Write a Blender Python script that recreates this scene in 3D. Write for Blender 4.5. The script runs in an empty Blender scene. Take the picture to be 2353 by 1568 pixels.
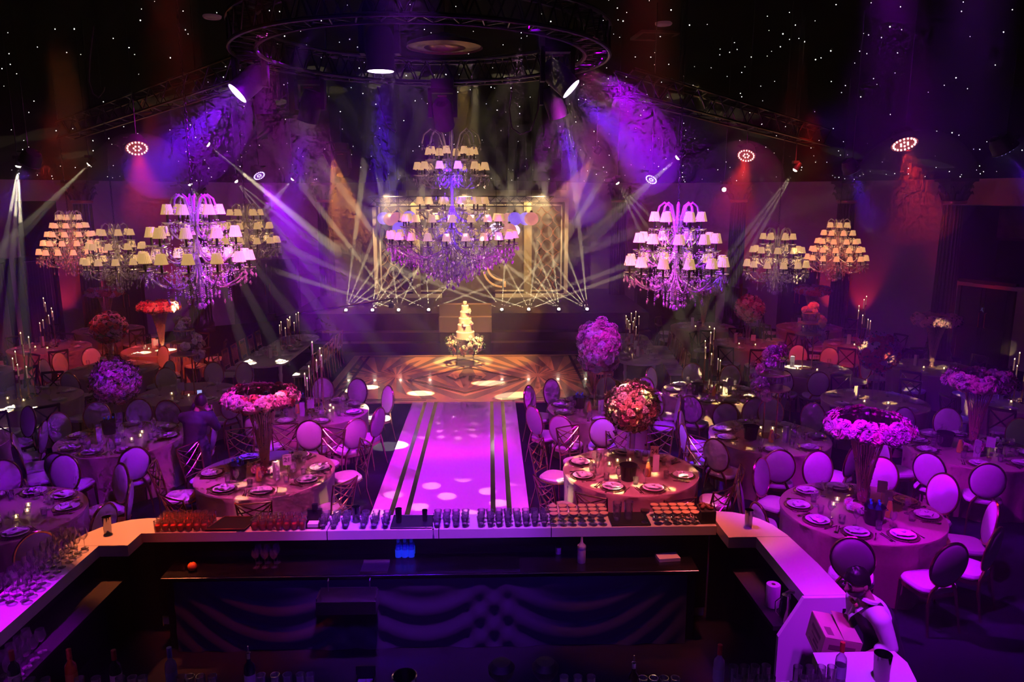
import bpy, math, random
from mathutils import Vector, Matrix
R_=random.Random(7)
SC=bpy.context.scene
COL=SC.collection
PI=math.pi
sin,cos=math.sin,math.cos
# ---------------------------------------------------------------- camera model
F=1731.0;CX,CY=1176.5,784.0
PSI=math.radians(1.7);TH=math.radians(10.9);CAM=(0.57,0.0,4.4)
def ray(px,py):
    a=(px-CX)/F;b=-(py-CY)/F
    sp,cp,st,ct=sin(PSI),cos(PSI),sin(TH),cos(TH)
    return (cp*a+sp*st*b+sp*ct, -sp*a+cp*st*b+cp*ct, ct*b-st)
def P(px,py,z=0.0):
    r=ray(px,py);t=(z-CAM[2])/r[2];return (CAM[0]+r[0]*t,CAM[1]+r[1]*t,z)
def D(px,py,y):
    r=ray(px,py);t=y/r[1];return (CAM[0]+r[0]*t,y,CAM[2]+r[2]*t)
cd=bpy.data.cameras.new('camera');cam=bpy.data.objects.new('camera',cd);COL.objects.link(cam)
cd.sensor_width=36;cd.lens=F/2353*36;cd.clip_start=.05;cd.clip_end=200
cam.location=CAM;cam.rotation_euler=(PI/2-TH,0,-PSI)
SC.camera=cam
# ---------------------------------------------------------------- materials
MATS={}
def S2L(c): return tuple(((x/12.92) if x<=.04045 else ((x+.055)/1.055)**2.4) for x in c)
def mat(name,col=(.8,.8,.8),rough=.5,metal=0.,emit=None,es=0.,spec=.5,trans=0.,coat=0.,sheen=0.,alpha=1.):
    if name in MATS: return MATS[name]
    m=bpy.data.materials.new(name);m.use_nodes=True
    b=m.node_tree.nodes['Principled BSDF'];i=b.inputs
    i['Base Color'].default_value=(*col,1);i['Roughness'].default_value=rough;i['Metallic'].default_value=metal
    i['Specular IOR Level'].default_value=spec
    if emit: i['Emission Color'].default_value=(*emit,1);i['Emission Strength'].default_value=es
    if trans: i['Transmission Weight'].default_value=trans
    if coat: i['Coat Weight'].default_value=coat
    if sheen: i['Sheen Weight'].default_value=sheen
    m.cycles.emission_sampling='NONE'
    MATS[name]=m;return m
def noise_mat(name,c1,c2,scale=8.,rough=.6,metal=0.,bump=0.,stretch=(1,1,1),detail=3.,spec=.5,sheen=0.):
    m=mat(name,c1,rough,metal,spec=spec,sheen=sheen);nt=m.node_tree;N=nt.nodes;L=nt.links
    b=N['Principled BSDF']
    tc=N.new('ShaderNodeTexCoord');mp=N.new('ShaderNodeMapping');mp.inputs['Scale'].default_value=stretch
    nz=N.new('ShaderNodeTexNoise');nz.inputs['Scale'].default_value=scale;nz.inputs['Detail'].default_value=detail
    mx=N.new('ShaderNodeMix');mx.data_type='RGBA'
    mx.inputs['A'].default_value=(*c1,1);mx.inputs['B'].default_value=(*c2,1)
    L.new(tc.outputs['Object'],mp.inputs['Vector']);L.new(mp.outputs['Vector'],nz.inputs['Vector'])
    L.new(nz.outputs['Fac'],mx.inputs['Factor']);L.new(mx.outputs['Result'],b.inputs['Base Color'])
    if bump:
        bp=N.new('ShaderNodeBump');bp.inputs['Strength'].default_value=bump;bp.inputs['Distance'].default_value=.01
        L.new(nz.outputs['Fac'],bp.inputs['Height']);L.new(bp.outputs['Normal'],b.inputs['Normal'])
    return m
def glassy(name,tint=(1,1,1),gloss=.25,diff=.06,rough=.03,dcol=(1,1,1)):
    """thin clear glass: see-through, fresnel gloss and a faint body that picks up coloured light"""
    if name in MATS: return MATS[name]
    m=bpy.data.materials.new(name);m.use_nodes=True;nt=m.node_tree;N=nt.nodes;L=nt.links;N.clear()
    o=N.new('ShaderNodeOutputMaterial');t=N.new('ShaderNodeBsdfTransparent');t.inputs[0].default_value=(*tint,1)
    g=N.new('ShaderNodeBsdfGlossy');g.inputs['Roughness'].default_value=rough
    d=N.new('ShaderNodeBsdfDiffuse');d.inputs[0].default_value=(*dcol,1)
    lw=N.new('ShaderNodeLayerWeight');lw.inputs[0].default_value=gloss
    a=N.new('ShaderNodeMixShader');b=N.new('ShaderNodeMixShader');b.inputs[0].default_value=diff
    L.new(lw.outputs['Facing'],a.inputs[0]);L.new(t.outputs[0],a.inputs[1]);L.new(g.outputs[0],a.inputs[2])
    L.new(a.outputs[0],b.inputs[1]);L.new(d.outputs[0],b.inputs[2]);L.new(b.outputs[0],o.inputs[0])
    MATS[name]=m;return m
def emat(name,col,s):
    if name in MATS: return MATS[name]
    m=mat(name,(.02,.02,.02),.5,0,col,s);return m
# ---------------------------------------------------------------- mesh builder
class MB:
    def __init__(s): s.v=[];s.f=[];s.mi=[];s.m=0
    def add(s,vs,fs):
        b=len(s.v);s.v+=vs
        for f in fs: s.f.append(tuple(b+i for i in f));s.mi.append(s.m)
        return s
    def box(s,x0,y0,z0,x1,y1,z1):
        return s.add([(x0,y0,z0),(x1,y0,z0),(x1,y1,z0),(x0,y1,z0),(x0,y0,z1),(x1,y0,z1),(x1,y1,z1),(x0,y1,z1)],
          [(3,2,1,0),(4,5,6,7),(0,1,5,4),(1,2,6,5),(2,3,7,6),(3,0,4,7)])
    def cbox(s,c,sx,sy,sz,M=None):
        vs=[Vector((x*sx/2,y*sy/2,z*sz/2)) for z in(-1,1) for y in(-1,1) for x in(-1,1)]
        if M is not None: vs=[M@v for v in vs]
        return s.add([(v.x+c[0],v.y+c[1],v.z+c[2]) for v in vs],[(0,2,3,1),(4,5,7,6),(0,1,5,4),(1,3,7,5),(3,2,6,7),(2,0,4,6)])
    def prism(s,pts,z0,z1,caps=True):
        n=len(pts);vs=[(p[0],p[1],z0) for p in pts]+[(p[0],p[1],z1) for p in pts]
        fs=[(i,(i+1)%n,n+(i+1)%n,n+i) for i in range(n)]
        if caps: fs+=[tuple(reversed(range(n))),tuple(range(n,2*n))]
        return s.add(vs,fs)
    def lathe(s,prof,n=16,c=(0,0,0),cap0=False,cap1=False,M=None,fn=None):
        vs=[]
        for k,(r,z) in enumerate(prof):
            for i in range(n):
                a=2*PI*i/n;rr=r if fn is None else fn(a,r,z,k)
                p=(rr*cos(a),rr*sin(a),z)
                if M is not None: p=tuple(M@Vector(p))
                vs.append((p[0]+c[0],p[1]+c[1],p[2]+c[2]))
        fs=[]
        for k in range(len(prof)-1):
            for i in range(n):
                j=(i+1)%n;fs.append((k*n+i,k*n+j,(k+1)*n+j,(k+1)*n+i))
        if cap0: fs.append(tuple(reversed(range(n))))
        if cap1: fs.append(tuple(range((len(prof)-1)*n,len(prof)*n)))
        return s.add(vs,fs)
    def tube(s,pts,r,n=6,closed=False,caps=True):
        pts=[Vector(p) for p in pts];m=len(pts);vs=[];up=None
        rs=r if isinstance(r,(list,tuple)) else [r]*m
        for k in range(m):
            if closed: t=pts[(k+1)%m]-pts[k-1]
            else: t=pts[min(k+1,m-1)]-pts[max(k-1,0)]
            if t.length<1e-9: t=Vector((0,0,1))
            t.normalize()
            if up is None:
                up=Vector((0,0,1)) if abs(t.z)<.9 else Vector((1,0,0))
            u=up-t*up.dot(t)
            if u.length<1e-6: u=t.orthogonal()
            u.normalize();w=t.cross(u);up=u
            for i in range(n):
                a=2*PI*i/n;q=pts[k]+(u*cos(a)+w*sin(a))*rs[k];vs.append(tuple(q))
        fs=[]
        for k in range(m if closed else m-1):
            k2=(k+1)%m
            for i in range(n):
                j=(i+1)%n;fs.append((k*n+i,k*n+j,k2*n+j,k2*n+i))
        if caps and not closed: fs+=[tuple(reversed(range(n))),tuple(range((m-1)*n,m*n))]
        return s.add(vs,fs)
    def disc(s,c,r,n=16,M=None):
        vs=[]
        for i in range(n):
            p=Vector((r*cos(2*PI*i/n),r*sin(2*PI*i/n),0))
            if M is not None: p=M@p
            vs.append((p.x+c[0],p.y+c[1],p.z+c[2]))
        return s.add(vs,[tuple(range(n))])
    def ell(s,c,rx,ry,rz,n=12,m=8,M=None):
        vs=[]
        for k in range(1,m):
            t=PI*k/m
            for i in range(n):
                a=2*PI*i/n;vs.append(Vector((rx*sin(t)*cos(a),ry*sin(t)*sin(a),-rz*cos(t))))
        vs+=[Vector((0,0,-rz)),Vector((0,0,rz))]
        if M is not None: vs=[M@v for v in vs]
        fs=[]
        for k in range(m-2):
            for i in range(n):
                j=(i+1)%n;fs.append((k*n+i,k*n+j,(k+1)*n+j,(k+1)*n+i))
        b=(m-1)*n
        for i in range(n):
            j=(i+1)%n;fs+=[(b,j,i),(b+1,(m-2)*n+i,(m-2)*n+j)]
        return s.add([(v.x+c[0],v.y+c[1],v.z+c[2]) for v in vs],fs)
    def grid(s,fn,nu,nv):
        vs=[tuple(fn(i/nu,j/nv)) for j in range(nv+1) for i in range(nu+1)]
        return s.add(vs,[(j*(nu+1)+i,j*(nu+1)+i+1,(j+1)*(nu+1)+i+1,(j+1)*(nu+1)+i) for j in range(nv) for i in range(nu)])
    def mesh(s,name,mats,smooth=True):
        me=bpy.data.meshes.new(name);me.from_pydata(s.v,[],s.f)
        for m in (mats if isinstance(mats,(list,tuple)) else [mats]): me.materials.append(m)
        if any(s.mi): me.polygons.foreach_set('material_index',s.mi)
        if smooth:
            me.polygons.foreach_set('use_smooth',[True]*len(s.f))
            try: me.set_sharp_from_angle(angle=math.radians(40))
            except Exception: pass
        me.update();return me
    def build(s,name,mats,parent=None,loc=None,rot=None,smooth=True):
        return mk(name,s.mesh(name,mats,smooth),parent,loc,rot)
def mk(name,me,parent=None,loc=None,rot=None,scale=None):
    o=bpy.data.objects.new(name,me);COL.objects.link(o)
    if parent: o.parent=parent
    if loc: o.location=loc
    if rot: o.rotation_euler=rot
    if scale: o.scale=scale if isinstance(scale,(tuple,list)) else (scale,)*3
    return o
def tag(o,label=None,cat=None,group=None,kind=None):
    if label: o['label']=label
    if cat: o['category']=cat
    if group: o['group']=group
    if kind: o['kind']=kind
    return o
def empty(name,loc=(0,0,0),rz=0.,label=None,cat=None,group=None):
    o=bpy.data.objects.new(name,None);COL.objects.link(o);o.location=loc;o.rotation_euler=(0,0,rz)
    o.empty_display_size=.05
    return tag(o,label,cat,group)
def copy_tree(o,parent=None):
    c=o.copy();COL.objects.link(c)
    if parent: c.parent=parent
    for ch in o.children: copy_tree(ch,c)
    return c
PROTO={}
def inst(key,maker,loc,rz=0.,label=None,cat=None,group=None,scale=None,rot=None):
    """first call builds the thing and uses it; later calls copy it"""
    if key not in PROTO: o=PROTO[key]=maker()
    else: o=copy_tree(PROTO[key])
    o.location=loc;o.rotation_euler=rot if rot else (0,0,rz)
    if scale: o.scale=(scale,)*3
    for k in('label','category','group'):
        if k in o: del o[k]
    tag(o,label,cat,group);return o
def struct(mb,name,m,smooth=False,parent=None):
    o=mb.build(name,m,parent,smooth=smooth);o['kind']='structure';return o
def text_mesh(s,size,ext=.002,name='lettering'):
    c=bpy.data.curves.new('txt','FONT');c.body=s;c.size=size;c.extrude=ext;c.align_x='CENTER';c.align_y='CENTER'
    o=bpy.data.objects.new('txt',c);COL.objects.link(o)
    me=bpy.data.meshes.new_from_object(o.evaluated_get(bpy.context.evaluated_depsgraph_get()));me.name=name
    bpy.data.objects.remove(o);bpy.data.curves.remove(c);return me
def dirmat(d):
    """rotation whose -Z axis points along d"""
    return Vector(d).to_track_quat('-Z','Y')
def spot(loc,d,col,energy,deg,blend=.3,rad=.05,name='spot_light',gobo=None):
    l=bpy.data.lights.new(name,'SPOT');l.color=col;l.energy=energy;l.spot_size=math.radians(deg);l.spot_blend=blend;l.shadow_soft_size=rad
    o=bpy.data.objects.new(name,l);COL.objects.link(o);o.location=loc;o.rotation_mode='QUATERNION';o.rotation_quaternion=dirmat(d)
    if gobo: gobo(l)
    return o
def aim(loc,tgt,*a,**k): return spot(loc,Vector(tgt)-Vector(loc),*a,**k)
def point(loc,col,energy,rad=.1):
    l=bpy.data.lights.new('point_light','POINT');l.color=col;l.energy=energy;l.shadow_soft_size=rad
    o=bpy.data.objects.new('point_light',l);COL.objects.link(o);o.location=loc;return o
def gobo_dots(scale=6.,size=.33,jit=.35):
    """breakup plate in the lamp: round holes"""
    def f(l):
        l.use_nodes=True;nt=l.node_tree;N=nt.nodes;L=nt.links
        e=N['Emission'];tc=N.new('ShaderNodeTexCoord');sp=N.new('ShaderNodeSeparateXYZ');L.new(tc.outputs['Normal'],sp.inputs[0])
        dx=N.new('ShaderNodeMath');dx.operation='DIVIDE';L.new(sp.outputs['X'],dx.inputs[0]);L.new(sp.outputs['Z'],dx.inputs[1])
        dy=N.new('ShaderNodeMath');dy.operation='DIVIDE';L.new(sp.outputs['Y'],dy.inputs[0]);L.new(sp.outputs['Z'],dy.inputs[1])
        cb=N.new('ShaderNodeCombineXYZ');L.new(dx.outputs[0],cb.inputs[0]);L.new(dy.outputs[0],cb.inputs[1])
        v=N.new('ShaderNodeTexVoronoi');v.voronoi_dimensions='2D';v.inputs['Scale'].default_value=scale;v.inputs['Randomness'].default_value=jit
        L.new(cb.outputs[0],v.inputs['Vector'])
        mr=N.new('ShaderNodeMapRange');mr.inputs['From Min'].default_value=size;mr.inputs['From Max'].default_value=size*.8
        L.new(v.outputs['Distance'],mr.inputs['Value']);L.new(mr.outputs[0],e.inputs['Strength'])
    return f
HOURS=['twelve','one','two','three','four','five','six','seven','eight','nine','ten','eleven']
ORD=['first','second','third','fourth','fifth','sixth','seventh','eighth','ninth','tenth','eleventh','twelfth']
def clock(dx,dy,used=None):
    """clock face word for an offset seen from the camera side (12 = away)"""
    q=round((math.degrees(math.atan2(dx,dy))%360)/15)%24
    if used is not None:
        for s in (0,1,-1,2,-2,3,-3,4,-4,5,-5,6):
            if (q+s)%24 not in used: q=(q+s)%24;break
        used.add(q)
    h=HOURS[(q//2)%12]
    return ("half past "+h) if q%2 else (h+" o'clock")
# ================================================================ MATERIALS
M_plaster=noise_mat('wall_plaster',(.52,.47,.46),(.45,.41,.4),2.5,.85)
M_black=mat('matt_black',(.012,.012,.013),.6)
M_blackgloss=mat('black_gloss',(.01,.01,.012),.2)
M_blackmetal=mat('black_metal',(.02,.02,.022),.35,.6)
M_truss=mat('dark_truss_metal',(.05,.05,.055),.35,.9)
M_chrome=mat('chrome',(.8,.8,.82),.12,1.)
M_steel=noise_mat('brushed_steel',(.62,.62,.64),(.5,.5,.52),20,.28,1.,stretch=(1,12,1))
M_gold=mat('gold_metal',(.83,.5,.25),.25,1.)
M_goldpaint=mat('gold_paint',(.8,.6,.32),.35,.55)
M_cream=noise_mat('cream_paint',(.85,.78,.62),(.8,.73,.58),4,.5)
M_bronze=mat('column_bronze',(.07,.055,.05),.35,.4)
M_copper=mat('copper_ring',(.75,.35,.2),.3,.9)
M_carpet=noise_mat('carpet_dark',(.008,.008,.018),(.016,.014,.028),9,.95,spec=.1)
M_ceiling=noise_mat('ceiling_cloth',(.002,.002,.002),(.003,.003,.003),3,.95,spec=.05)
M_darkwood=noise_mat('dark_wood',(.035,.022,.018),(.055,.035,.028),6,.45,stretch=(1,1,8))
M_white=noise_mat('white_lacquer',(.8,.79,.78),(.77,.76,.75),3,.25)
M_porcelain=mat('porcelain',(.85,.84,.82),.15,coat=.4)
M_napkin=noise_mat('napkin_linen',(.82,.8,.8),(.76,.74,.74),60,.9)
M_leather=noise_mat('white_leather',(.64,.62,.63),(.6,.58,.59),14,.42)
M_cloth=noise_mat('champagne_satin',(.46,.33,.23),(.36,.26,.18),35,.42,sheen=.3,bump=.15)
M_star=emat('star_point',(1,.95,.92),9.)
# ================================================================ ROOM SHELL
RC=(0.,14.);RW=14.8;ZW=4.85
def wp(a,z,R=RW): return (RC[0]+R*cos(a),RC[1]+R*sin(a),z)
def hit(px,py,R=RW):
    r=ray(px,py);ox,oy=CAM[0]-RC[0],CAM[1]-RC[1]
    A=r[0]**2+r[1]**2;B=2*(ox*r[0]+oy*r[1]);C=ox*ox+oy*oy-R*R
    t=(-B+math.sqrt(B*B-4*A*C))/(2*A);x,y=CAM[0]+r[0]*t,CAM[1]+r[1]*t
    return math.atan2(y-RC[1],x-RC[0]),CAM[2]+r[2]*t
def arc(mb,a0,a1,z0,z1,R=RW,n=None):
    n=n or max(2,int(abs(a1-a0)/.05))
    return mb.grid(lambda u,v: wp(a0+(a1-a0)*u,z0+(z1-z0)*v,R),n,1)
f=MB();f.disc((0,14,0),16.5,64);struct(f,'floor',M_carpet)
aS=math.acos(5.6/RW)            # stage opening edge (right side)
# recess (upper dark gallery) spans
aR1,zR1=hit(2195,472);_,zR0=hit(2230,652);aR0=math.radians(-20)
aL1,zL1=hit(128,462);_,zL0=hit(80,600);aL0=hit(38,500)[0]
w=MB();arc(w,aR1,aS,0,ZW);arc(w,aR0,aR1,0,zR0);arc(w,aR0,aR1,zR1,ZW);arc(w,math.radians(-60),aR0,0,ZW)
struct(w,'wall_right',M_plaster,True)
w=MB();arc(w,PI-aS,aL1,0,ZW);arc(w,aL1,aL0,0,zL0);arc(w,aL1,aL0,zL1,ZW);arc(w,aL0,math.radians(240),0,ZW)
struct(w,'wall_left',M_plaster,True)
w=MB();arc(w,math.radians(240),math.radians(300),0,ZW);struct(w,'wall_rear',M_plaster,True)
w=MB();yS=RC[1]+RW*sin(aS)
w.box(-5.7,27.9,0,5.7,28.0,6.6);w.box(5.6,yS-.02,0,5.7,28,6.6);w.box(-5.7,yS-.02,0,-5.6,28,6.6);struct(w,'wall_stage',M_plaster)
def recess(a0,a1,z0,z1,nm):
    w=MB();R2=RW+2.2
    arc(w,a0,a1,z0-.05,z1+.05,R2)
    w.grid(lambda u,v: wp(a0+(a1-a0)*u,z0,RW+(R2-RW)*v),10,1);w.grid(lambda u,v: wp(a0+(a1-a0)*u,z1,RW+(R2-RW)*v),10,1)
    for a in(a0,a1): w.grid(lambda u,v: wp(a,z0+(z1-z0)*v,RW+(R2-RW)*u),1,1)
    struct(w,nm,mat('gallery_dark',(.035,.03,.045),.8))  # recess interior in one even dark tone
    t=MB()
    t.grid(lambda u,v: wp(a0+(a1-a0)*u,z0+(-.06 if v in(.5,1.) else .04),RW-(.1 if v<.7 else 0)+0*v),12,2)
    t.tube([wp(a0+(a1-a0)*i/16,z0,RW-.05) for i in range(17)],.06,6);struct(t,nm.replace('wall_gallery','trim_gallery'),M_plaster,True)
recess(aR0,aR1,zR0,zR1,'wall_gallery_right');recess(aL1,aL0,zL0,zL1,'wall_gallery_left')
# ceiling: shallow dome of star cloth
prof=[(14.85,ZW),(14.2,ZW+.05),(13.4,5.05),(12,5.5),(10.4,6.15),(8.6,6.9),(6.8,7.45),(4.5,7.85),(2,8.0),(.01,8.05)]
def ceilz(r):
    for (r0,z0),(r1,z1) in zip(prof,prof[1:]):
        if r1<=r<=r0: return z0+(z1-z0)*(r0-r)/(r0-r1)
    return 8.
c=MB();c.lathe(prof,72,(0,14,0));c.box(-5.7,26.6,6.55,5.7,28.05,6.65);struct(c,'ceiling',M_ceiling,True)
s=MB()
for i in range(1050):
    r=14.3*math.sqrt(R_.random());a=R_.random()*2*PI
    if r*sin(a)<-11.5: continue
    z=ceilz(r)-.012;q=R_.choice([.005,.006,.007,.008,.009,.012])
    x,y=r*cos(a),14+r*sin(a)
    s.add([(x+q,y,z),(x,y+q,z),(x-q,y,z),(x,y-q,z),(x,y,z-q),(x,y,z+q)],[(0,1,4),(1,2,4),(2,3,4),(3,0,4),(1,0,5),(2,1,5),(3,2,5),(0,3,5)])
o=s.build('star_lights',M_star,smooth=False);tag(o,'tiny white star points scattered over the black ceiling cloth','ceiling lights',kind='stuff')
# ---------------------------------------------------------------- columns
def mk_column():
    r=empty('column');r['kind']='structure'
    m=MB()
    def flute(a,rr,z,k): return rr*(1-.085*abs(sin(a*10))**.6) if .45<z<4.2 else rr
    m.lathe([(.36,.0),(.36,.12),(.33,.16),(.34,.26),(.30,.34),(.29,.46)]+[(.285-.04*t/8,.47+t*3.7/8) for t in range(9)],80,fn=flute);m.build('shaft',M_bronze,r)
    m=MB();m.lathe([(.245,4.19),(.28,4.2),(.29,4.235),(.28,4.27),(.245,4.28)],40);m.build('neck_ring',M_copper,r)
    m=MB()
    m.lathe([(.23,4.27),(.25,4.4),(.3,4.6),(.38,4.74),(.4,4.76)],40,fn=lambda a,rr,z,k: rr*(1+.1*k/4*cos(8*a)));m.box(-.36,-.36,4.76,.36,.36,4.84)
    for k in range(16):
        a=2*PI*k/16;zz=4.3 if k%2 else 4.45
        m.tube([(.25*cos(a),.25*sin(a),zz),(.31*cos(a),.31*sin(a),zz+.14),(.39*cos(a),.39*sin(a),zz+.2),(.41*cos(a),.41*sin(a),zz+.14)],[.05,.05,.035,.015],5)
    m.build('capital',M_bronze,r);return r
COLS=[(5.05,26.3),(8.75,24.9),(11.35,22.8),(12.55,19.4),(-5.05,26.3),(-8.9,24.9),(-11.3,22.7),(-12.6,19.2)]
for i,(x,y) in enumerate(COLS):
    side='right' if x>0 else 'left'
    o=inst('column',mk_column,(x,y,0),label='dark fluted column with copper neck ring, %s one %s of the stage'%(('nearest','second','third','outermost')[i%4],side),group='fluted columns round the hall');o['kind']='structure'
# ---------------------------------------------------------------- doors
M_door=mat('door_dark',(.016,.012,.014),.55)
def door(n,px0,px1,pyt,wid=None,h=2.25):
    a0,_=hit(px0,760);a1,_=hit(px1,760);am=(a0+a1)/2;wd=abs(a1-a0)*RW
    c=wp(am,0,RW-.05);r=empty('door_%d'%n,c,am+PI/2);r['kind']='structure'
    _,z=hit((px0+px1)/2,pyt);h=max(2.1,z)
    m=MB();m.box(-wd/2-.1,-.06,0,-wd/2,.06,h+.1);m.box(wd/2,-.06,0,wd/2+.1,.06,h+.1);m.box(-wd/2-.1,-.06,h,wd/2+.1,.06,h+.1);m.build('door_frame',M_darkwood,r)
    for s in(-1,1):
        x0,x1=(-wd/2,-.005) if s<0 else (.005,wd/2)
        m=MB();m.box(x0,-.02,.01,x1,.03,h)
        for (u0,u1,v0,v1) in((.15,.85,.08,.45),(.15,.85,.52,.95)):
            m.box(x0+(x1-x0)*u0,.03,h*v0,x0+(x1-x0)*u1,.045,h*v1)
        d=m.build('door_leaf',M_door,r)
        m=MB();m.tube([(s*.08,.03,.95),(s*.08,.08,.97),(s*.08,.08,1.33),(s*.08,.03,1.35)],.014,8);m.build('door_handle',M_copper,d)
door(1,2203,2318,717);door(2,1792,1868,668);door(3,548,688,657);door(4,1462,1635,690);door(5,255,330,640)
# emergency exit sign above right door
a,z=hit(2257,709);c=wp(a,z,RW-.04);e=empty('exit_sign',c,a+PI/2,'small dark emergency exit sign with running figure above the right-hand double door','sign')
m=MB();m.box(-.17,-.02,-.12,.17,.03,.12);m.build('sign_box',mat('sign_green_dark',(.01,.03,.04),.5,emit=(.02,.03,.12),es=.35),e)
m=MB();m.box(.02,.031,-.08,.1,.034,.08);m.ell((-.06,.033,.06),.02,.004,.02,8,6);m.tube([(-.06,.033,.03),(-.05,.033,-.02),(-.09,.033,-.08)],.012,5);m.tube([(-.05,.033,-.02),(-.01,.033,-.05)],.012,5);m.tube([(-.1,.033,.02),(-.06,.033,.03),(-.02,.033,.0)],.009,5);m.build('pictogram',mat('sign_mark',(.2,.2,.3),.5,emit=(.1,.1,.3),es=.3),e)
# framed painting in the right gallery
a,z=hit(2345,515,RW+2.1);c=wp(a,z,RW+2.1);e=empty('framed_painting',c,a+PI/2,'gold-framed landscape painting hanging in the dark gallery at the right edge','painting')
m=MB();W,H=.72,.48
m.box(-W,-.02,-H,W,.05,-H+.08);m.box(-W,-.02,H-.08,W,.05,H);m.box(-W,-.02,-H+.08,-W+.08,.05,H-.08);m.box(W-.08,-.02,-H+.08,W,.05,H-.08);m.build('frame',M_gold,e)
m=MB();m.box(-W+.08,-.02,-H+.08,W-.08,.02,H-.08);m.build('canvas',noise_mat('painting_landscape',(.05,.045,.04),(.5,.42,.34),3.5,.6,detail=5),e)
spot(wp(a,z+1.1,RW+1.3),(0.75*cos(a),.75*sin(a),-1),(1,.6,.25),3,70)
# curtains on the left wall
for k,(pa,pb,lb) in enumerate([(-60,28,'purple-lit pleated curtain at the left edge of the hall'),(62,138,'purple-lit pleated curtain between dark frames left of the leftmost column')]):
    a0,_=hit(pa,780);a1,_=hit(pb,780)
    m=MB();m.grid(lambda u,v: wp(a0+(a1-a0)*u,.02+2.55*v,RW-.14+.05*sin(u*75)),90,2);o=m.build('wall_curtain',noise_mat('curtain_velvet',(.3,.25,.27),(.24,.2,.22),6,.9,sheen=.4));tag(o,lb,'curtain','curtains on the left wall')
    m=MB()
    for aa in(a0,a1): m.cbox(wp(aa,1.35,RW-.1),.16,.16,2.7)
    m.tube([wp(a0+(a1-a0)*i/10,2.66,RW-.12) for i in range(11)],.07,6);struct(m,'trim_%d'%(k+1),M_door)
# ================================================================ DANCE FLOOR + RUNWAY
def floor_mat():
    m=mat('dance_floor_print',(.7,.6,.5),.16,coat=.3);nt=m.node_tree;N=nt.nodes;L=nt.links;b=N['Principled BSDF']
    tc=N.new('ShaderNodeTexCoord');sp=N.new('ShaderNodeSeparateXYZ');L.new(tc.outputs['Object'],sp.inputs[0])
    def mth(op,a,b2=None):
        n=N.new('ShaderNodeMath');n.operation=op
        for k,v in enumerate((a,b2)):
            if v is None: continue
            if isinstance(v,(int,float)): n.inputs[k].default_value=v
            else: L.new(v,n.inputs[k])
        return n.outputs[0]
    ax=mth('ABSOLUTE',sp.outputs['X']);ay=mth('ABSOLUTE',sp.outputs['Y'])
    def fan(cx,cy,n,ph):
        th=mth('ARCTAN2',mth('SUBTRACT',ay,cy),mth('SUBTRACT',ax,cx));return mth('GREATER_THAN',mth('SINE',mth('ADD',mth('MULTIPLY',th,n),ph)),0.)
    inner=mth('LESS_THAN',mth('ADD',mth('MULTIPLY',ax,.62),mth('MULTIPLY',ay,1.)),1.25)
    outer=mth('GREATER_THAN',mth('ADD',mth('MULTIPLY',ax,.8),mth('MULTIPLY',ay,.55)),2.05)
    A=fan(.0,1.6,20.,.5);B=fan(1.75,.0,26.,0.);C=fan(2.2,.1,18.,.4)
    bc=mth('ADD',mth('MULTIPLY',outer,C),mth('MULTIPLY',mth('SUBTRACT',1.,outer),B))
    pat=mth('ADD',mth('MULTIPLY',inner,A),mth('MULTIPLY',mth('SUBTRACT',1.,inner),bc))
    inb=mth('MULTIPLY',mth('LESS_THAN',ax,2.98),mth('LESS_THAN',ay,2.2))
    mx=N.new('ShaderNodeMix');mx.data_type='RGBA';mx.inputs['A'].default_value=(.84,.54,.34,1);mx.inputs['B'].default_value=(.3,.24,.24,1);L.new(mth('MULTIPLY',pat,inb),mx.inputs['Factor']);L.new(mx.outputs['Result'],b.inputs['Base Color'])
    return m
DF=empty('dance_floor',(0,18.2,0),0,'printed sunburst dance floor with diamond monogram below the stage','dance floor')
m=MB();m.box(-3.2,-2.45,.0,3.2,2.45,.03);m.build('floor_panel',floor_mat(),DF,smooth=False)
M_inlay=mat('inlay_black',(.015,.013,.012),.15);M_mirror=mat('inlay_gold_mirror',(.55,.42,.3),.08,1.)
m=MB()
for x in(-2.98,-2.78,2.78,2.98): m.box(x-.035,-2.3,.03,x+.035,2.35,.034)
for y in(2.22,2.33): m.box(-2.98,y-.015,.03,2.98,y+.015,.034)
for sx in(-1,1):
    for y in(-2.3,-2.18): m.box(min(sx*.83,sx*2.98),y-.015,.03,max(sx*.83,sx*2.98),y+.015,.034)
m.build('border_inlay',M_inlay,DF,smooth=False)
m=MB()
for k in(1.,.93):
    pts=[(0,.95*k),(-1.42*k,-.42+.42*(1-k)+.0),(0,-1.72*k+.0),(1.42*k,-.42)]
    pts=[(0,.9*k-.4*(1-k)),(-1.42*k,-.42),(0,-1.74*k-.4*(1-k)),(1.42*k,-.42)]
    for i in range(4):
        a=Vector((*pts[i],.032));b=Vector((*pts[(i+1)%4],.032));t=(b-a).normalized();n=Vector((-t.y,t.x,0))*.022
        m.add([tuple(a+n),tuple(b+n),tuple(b-n),tuple(a-n)],[(0,1,2,3)])
    # thickness so the line is a solid inlay
m.build('diamond_inlay',M_inlay,DF,smooth=False)
o=mk('monogram',text_mesh('VR',.62,.002),DF,(-.02,-.3,.034),scale=(1.35,1.,1.));o.data.materials.append(M_inlay)
RY0,RY1=7.9,15.75
RW_=empty('runway',(0,0,0),0,'long glossy white runway leading from the bar to the dance floor','runway')
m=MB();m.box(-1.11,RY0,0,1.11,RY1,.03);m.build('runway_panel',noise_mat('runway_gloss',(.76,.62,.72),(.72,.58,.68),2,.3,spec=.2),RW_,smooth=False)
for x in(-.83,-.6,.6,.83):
    m=MB();m.box(x-.035,RY0,.03,x+.035,RY1,.033);m.build('gold_inlay_line',M_mirror,RW_,smooth=False)
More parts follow.
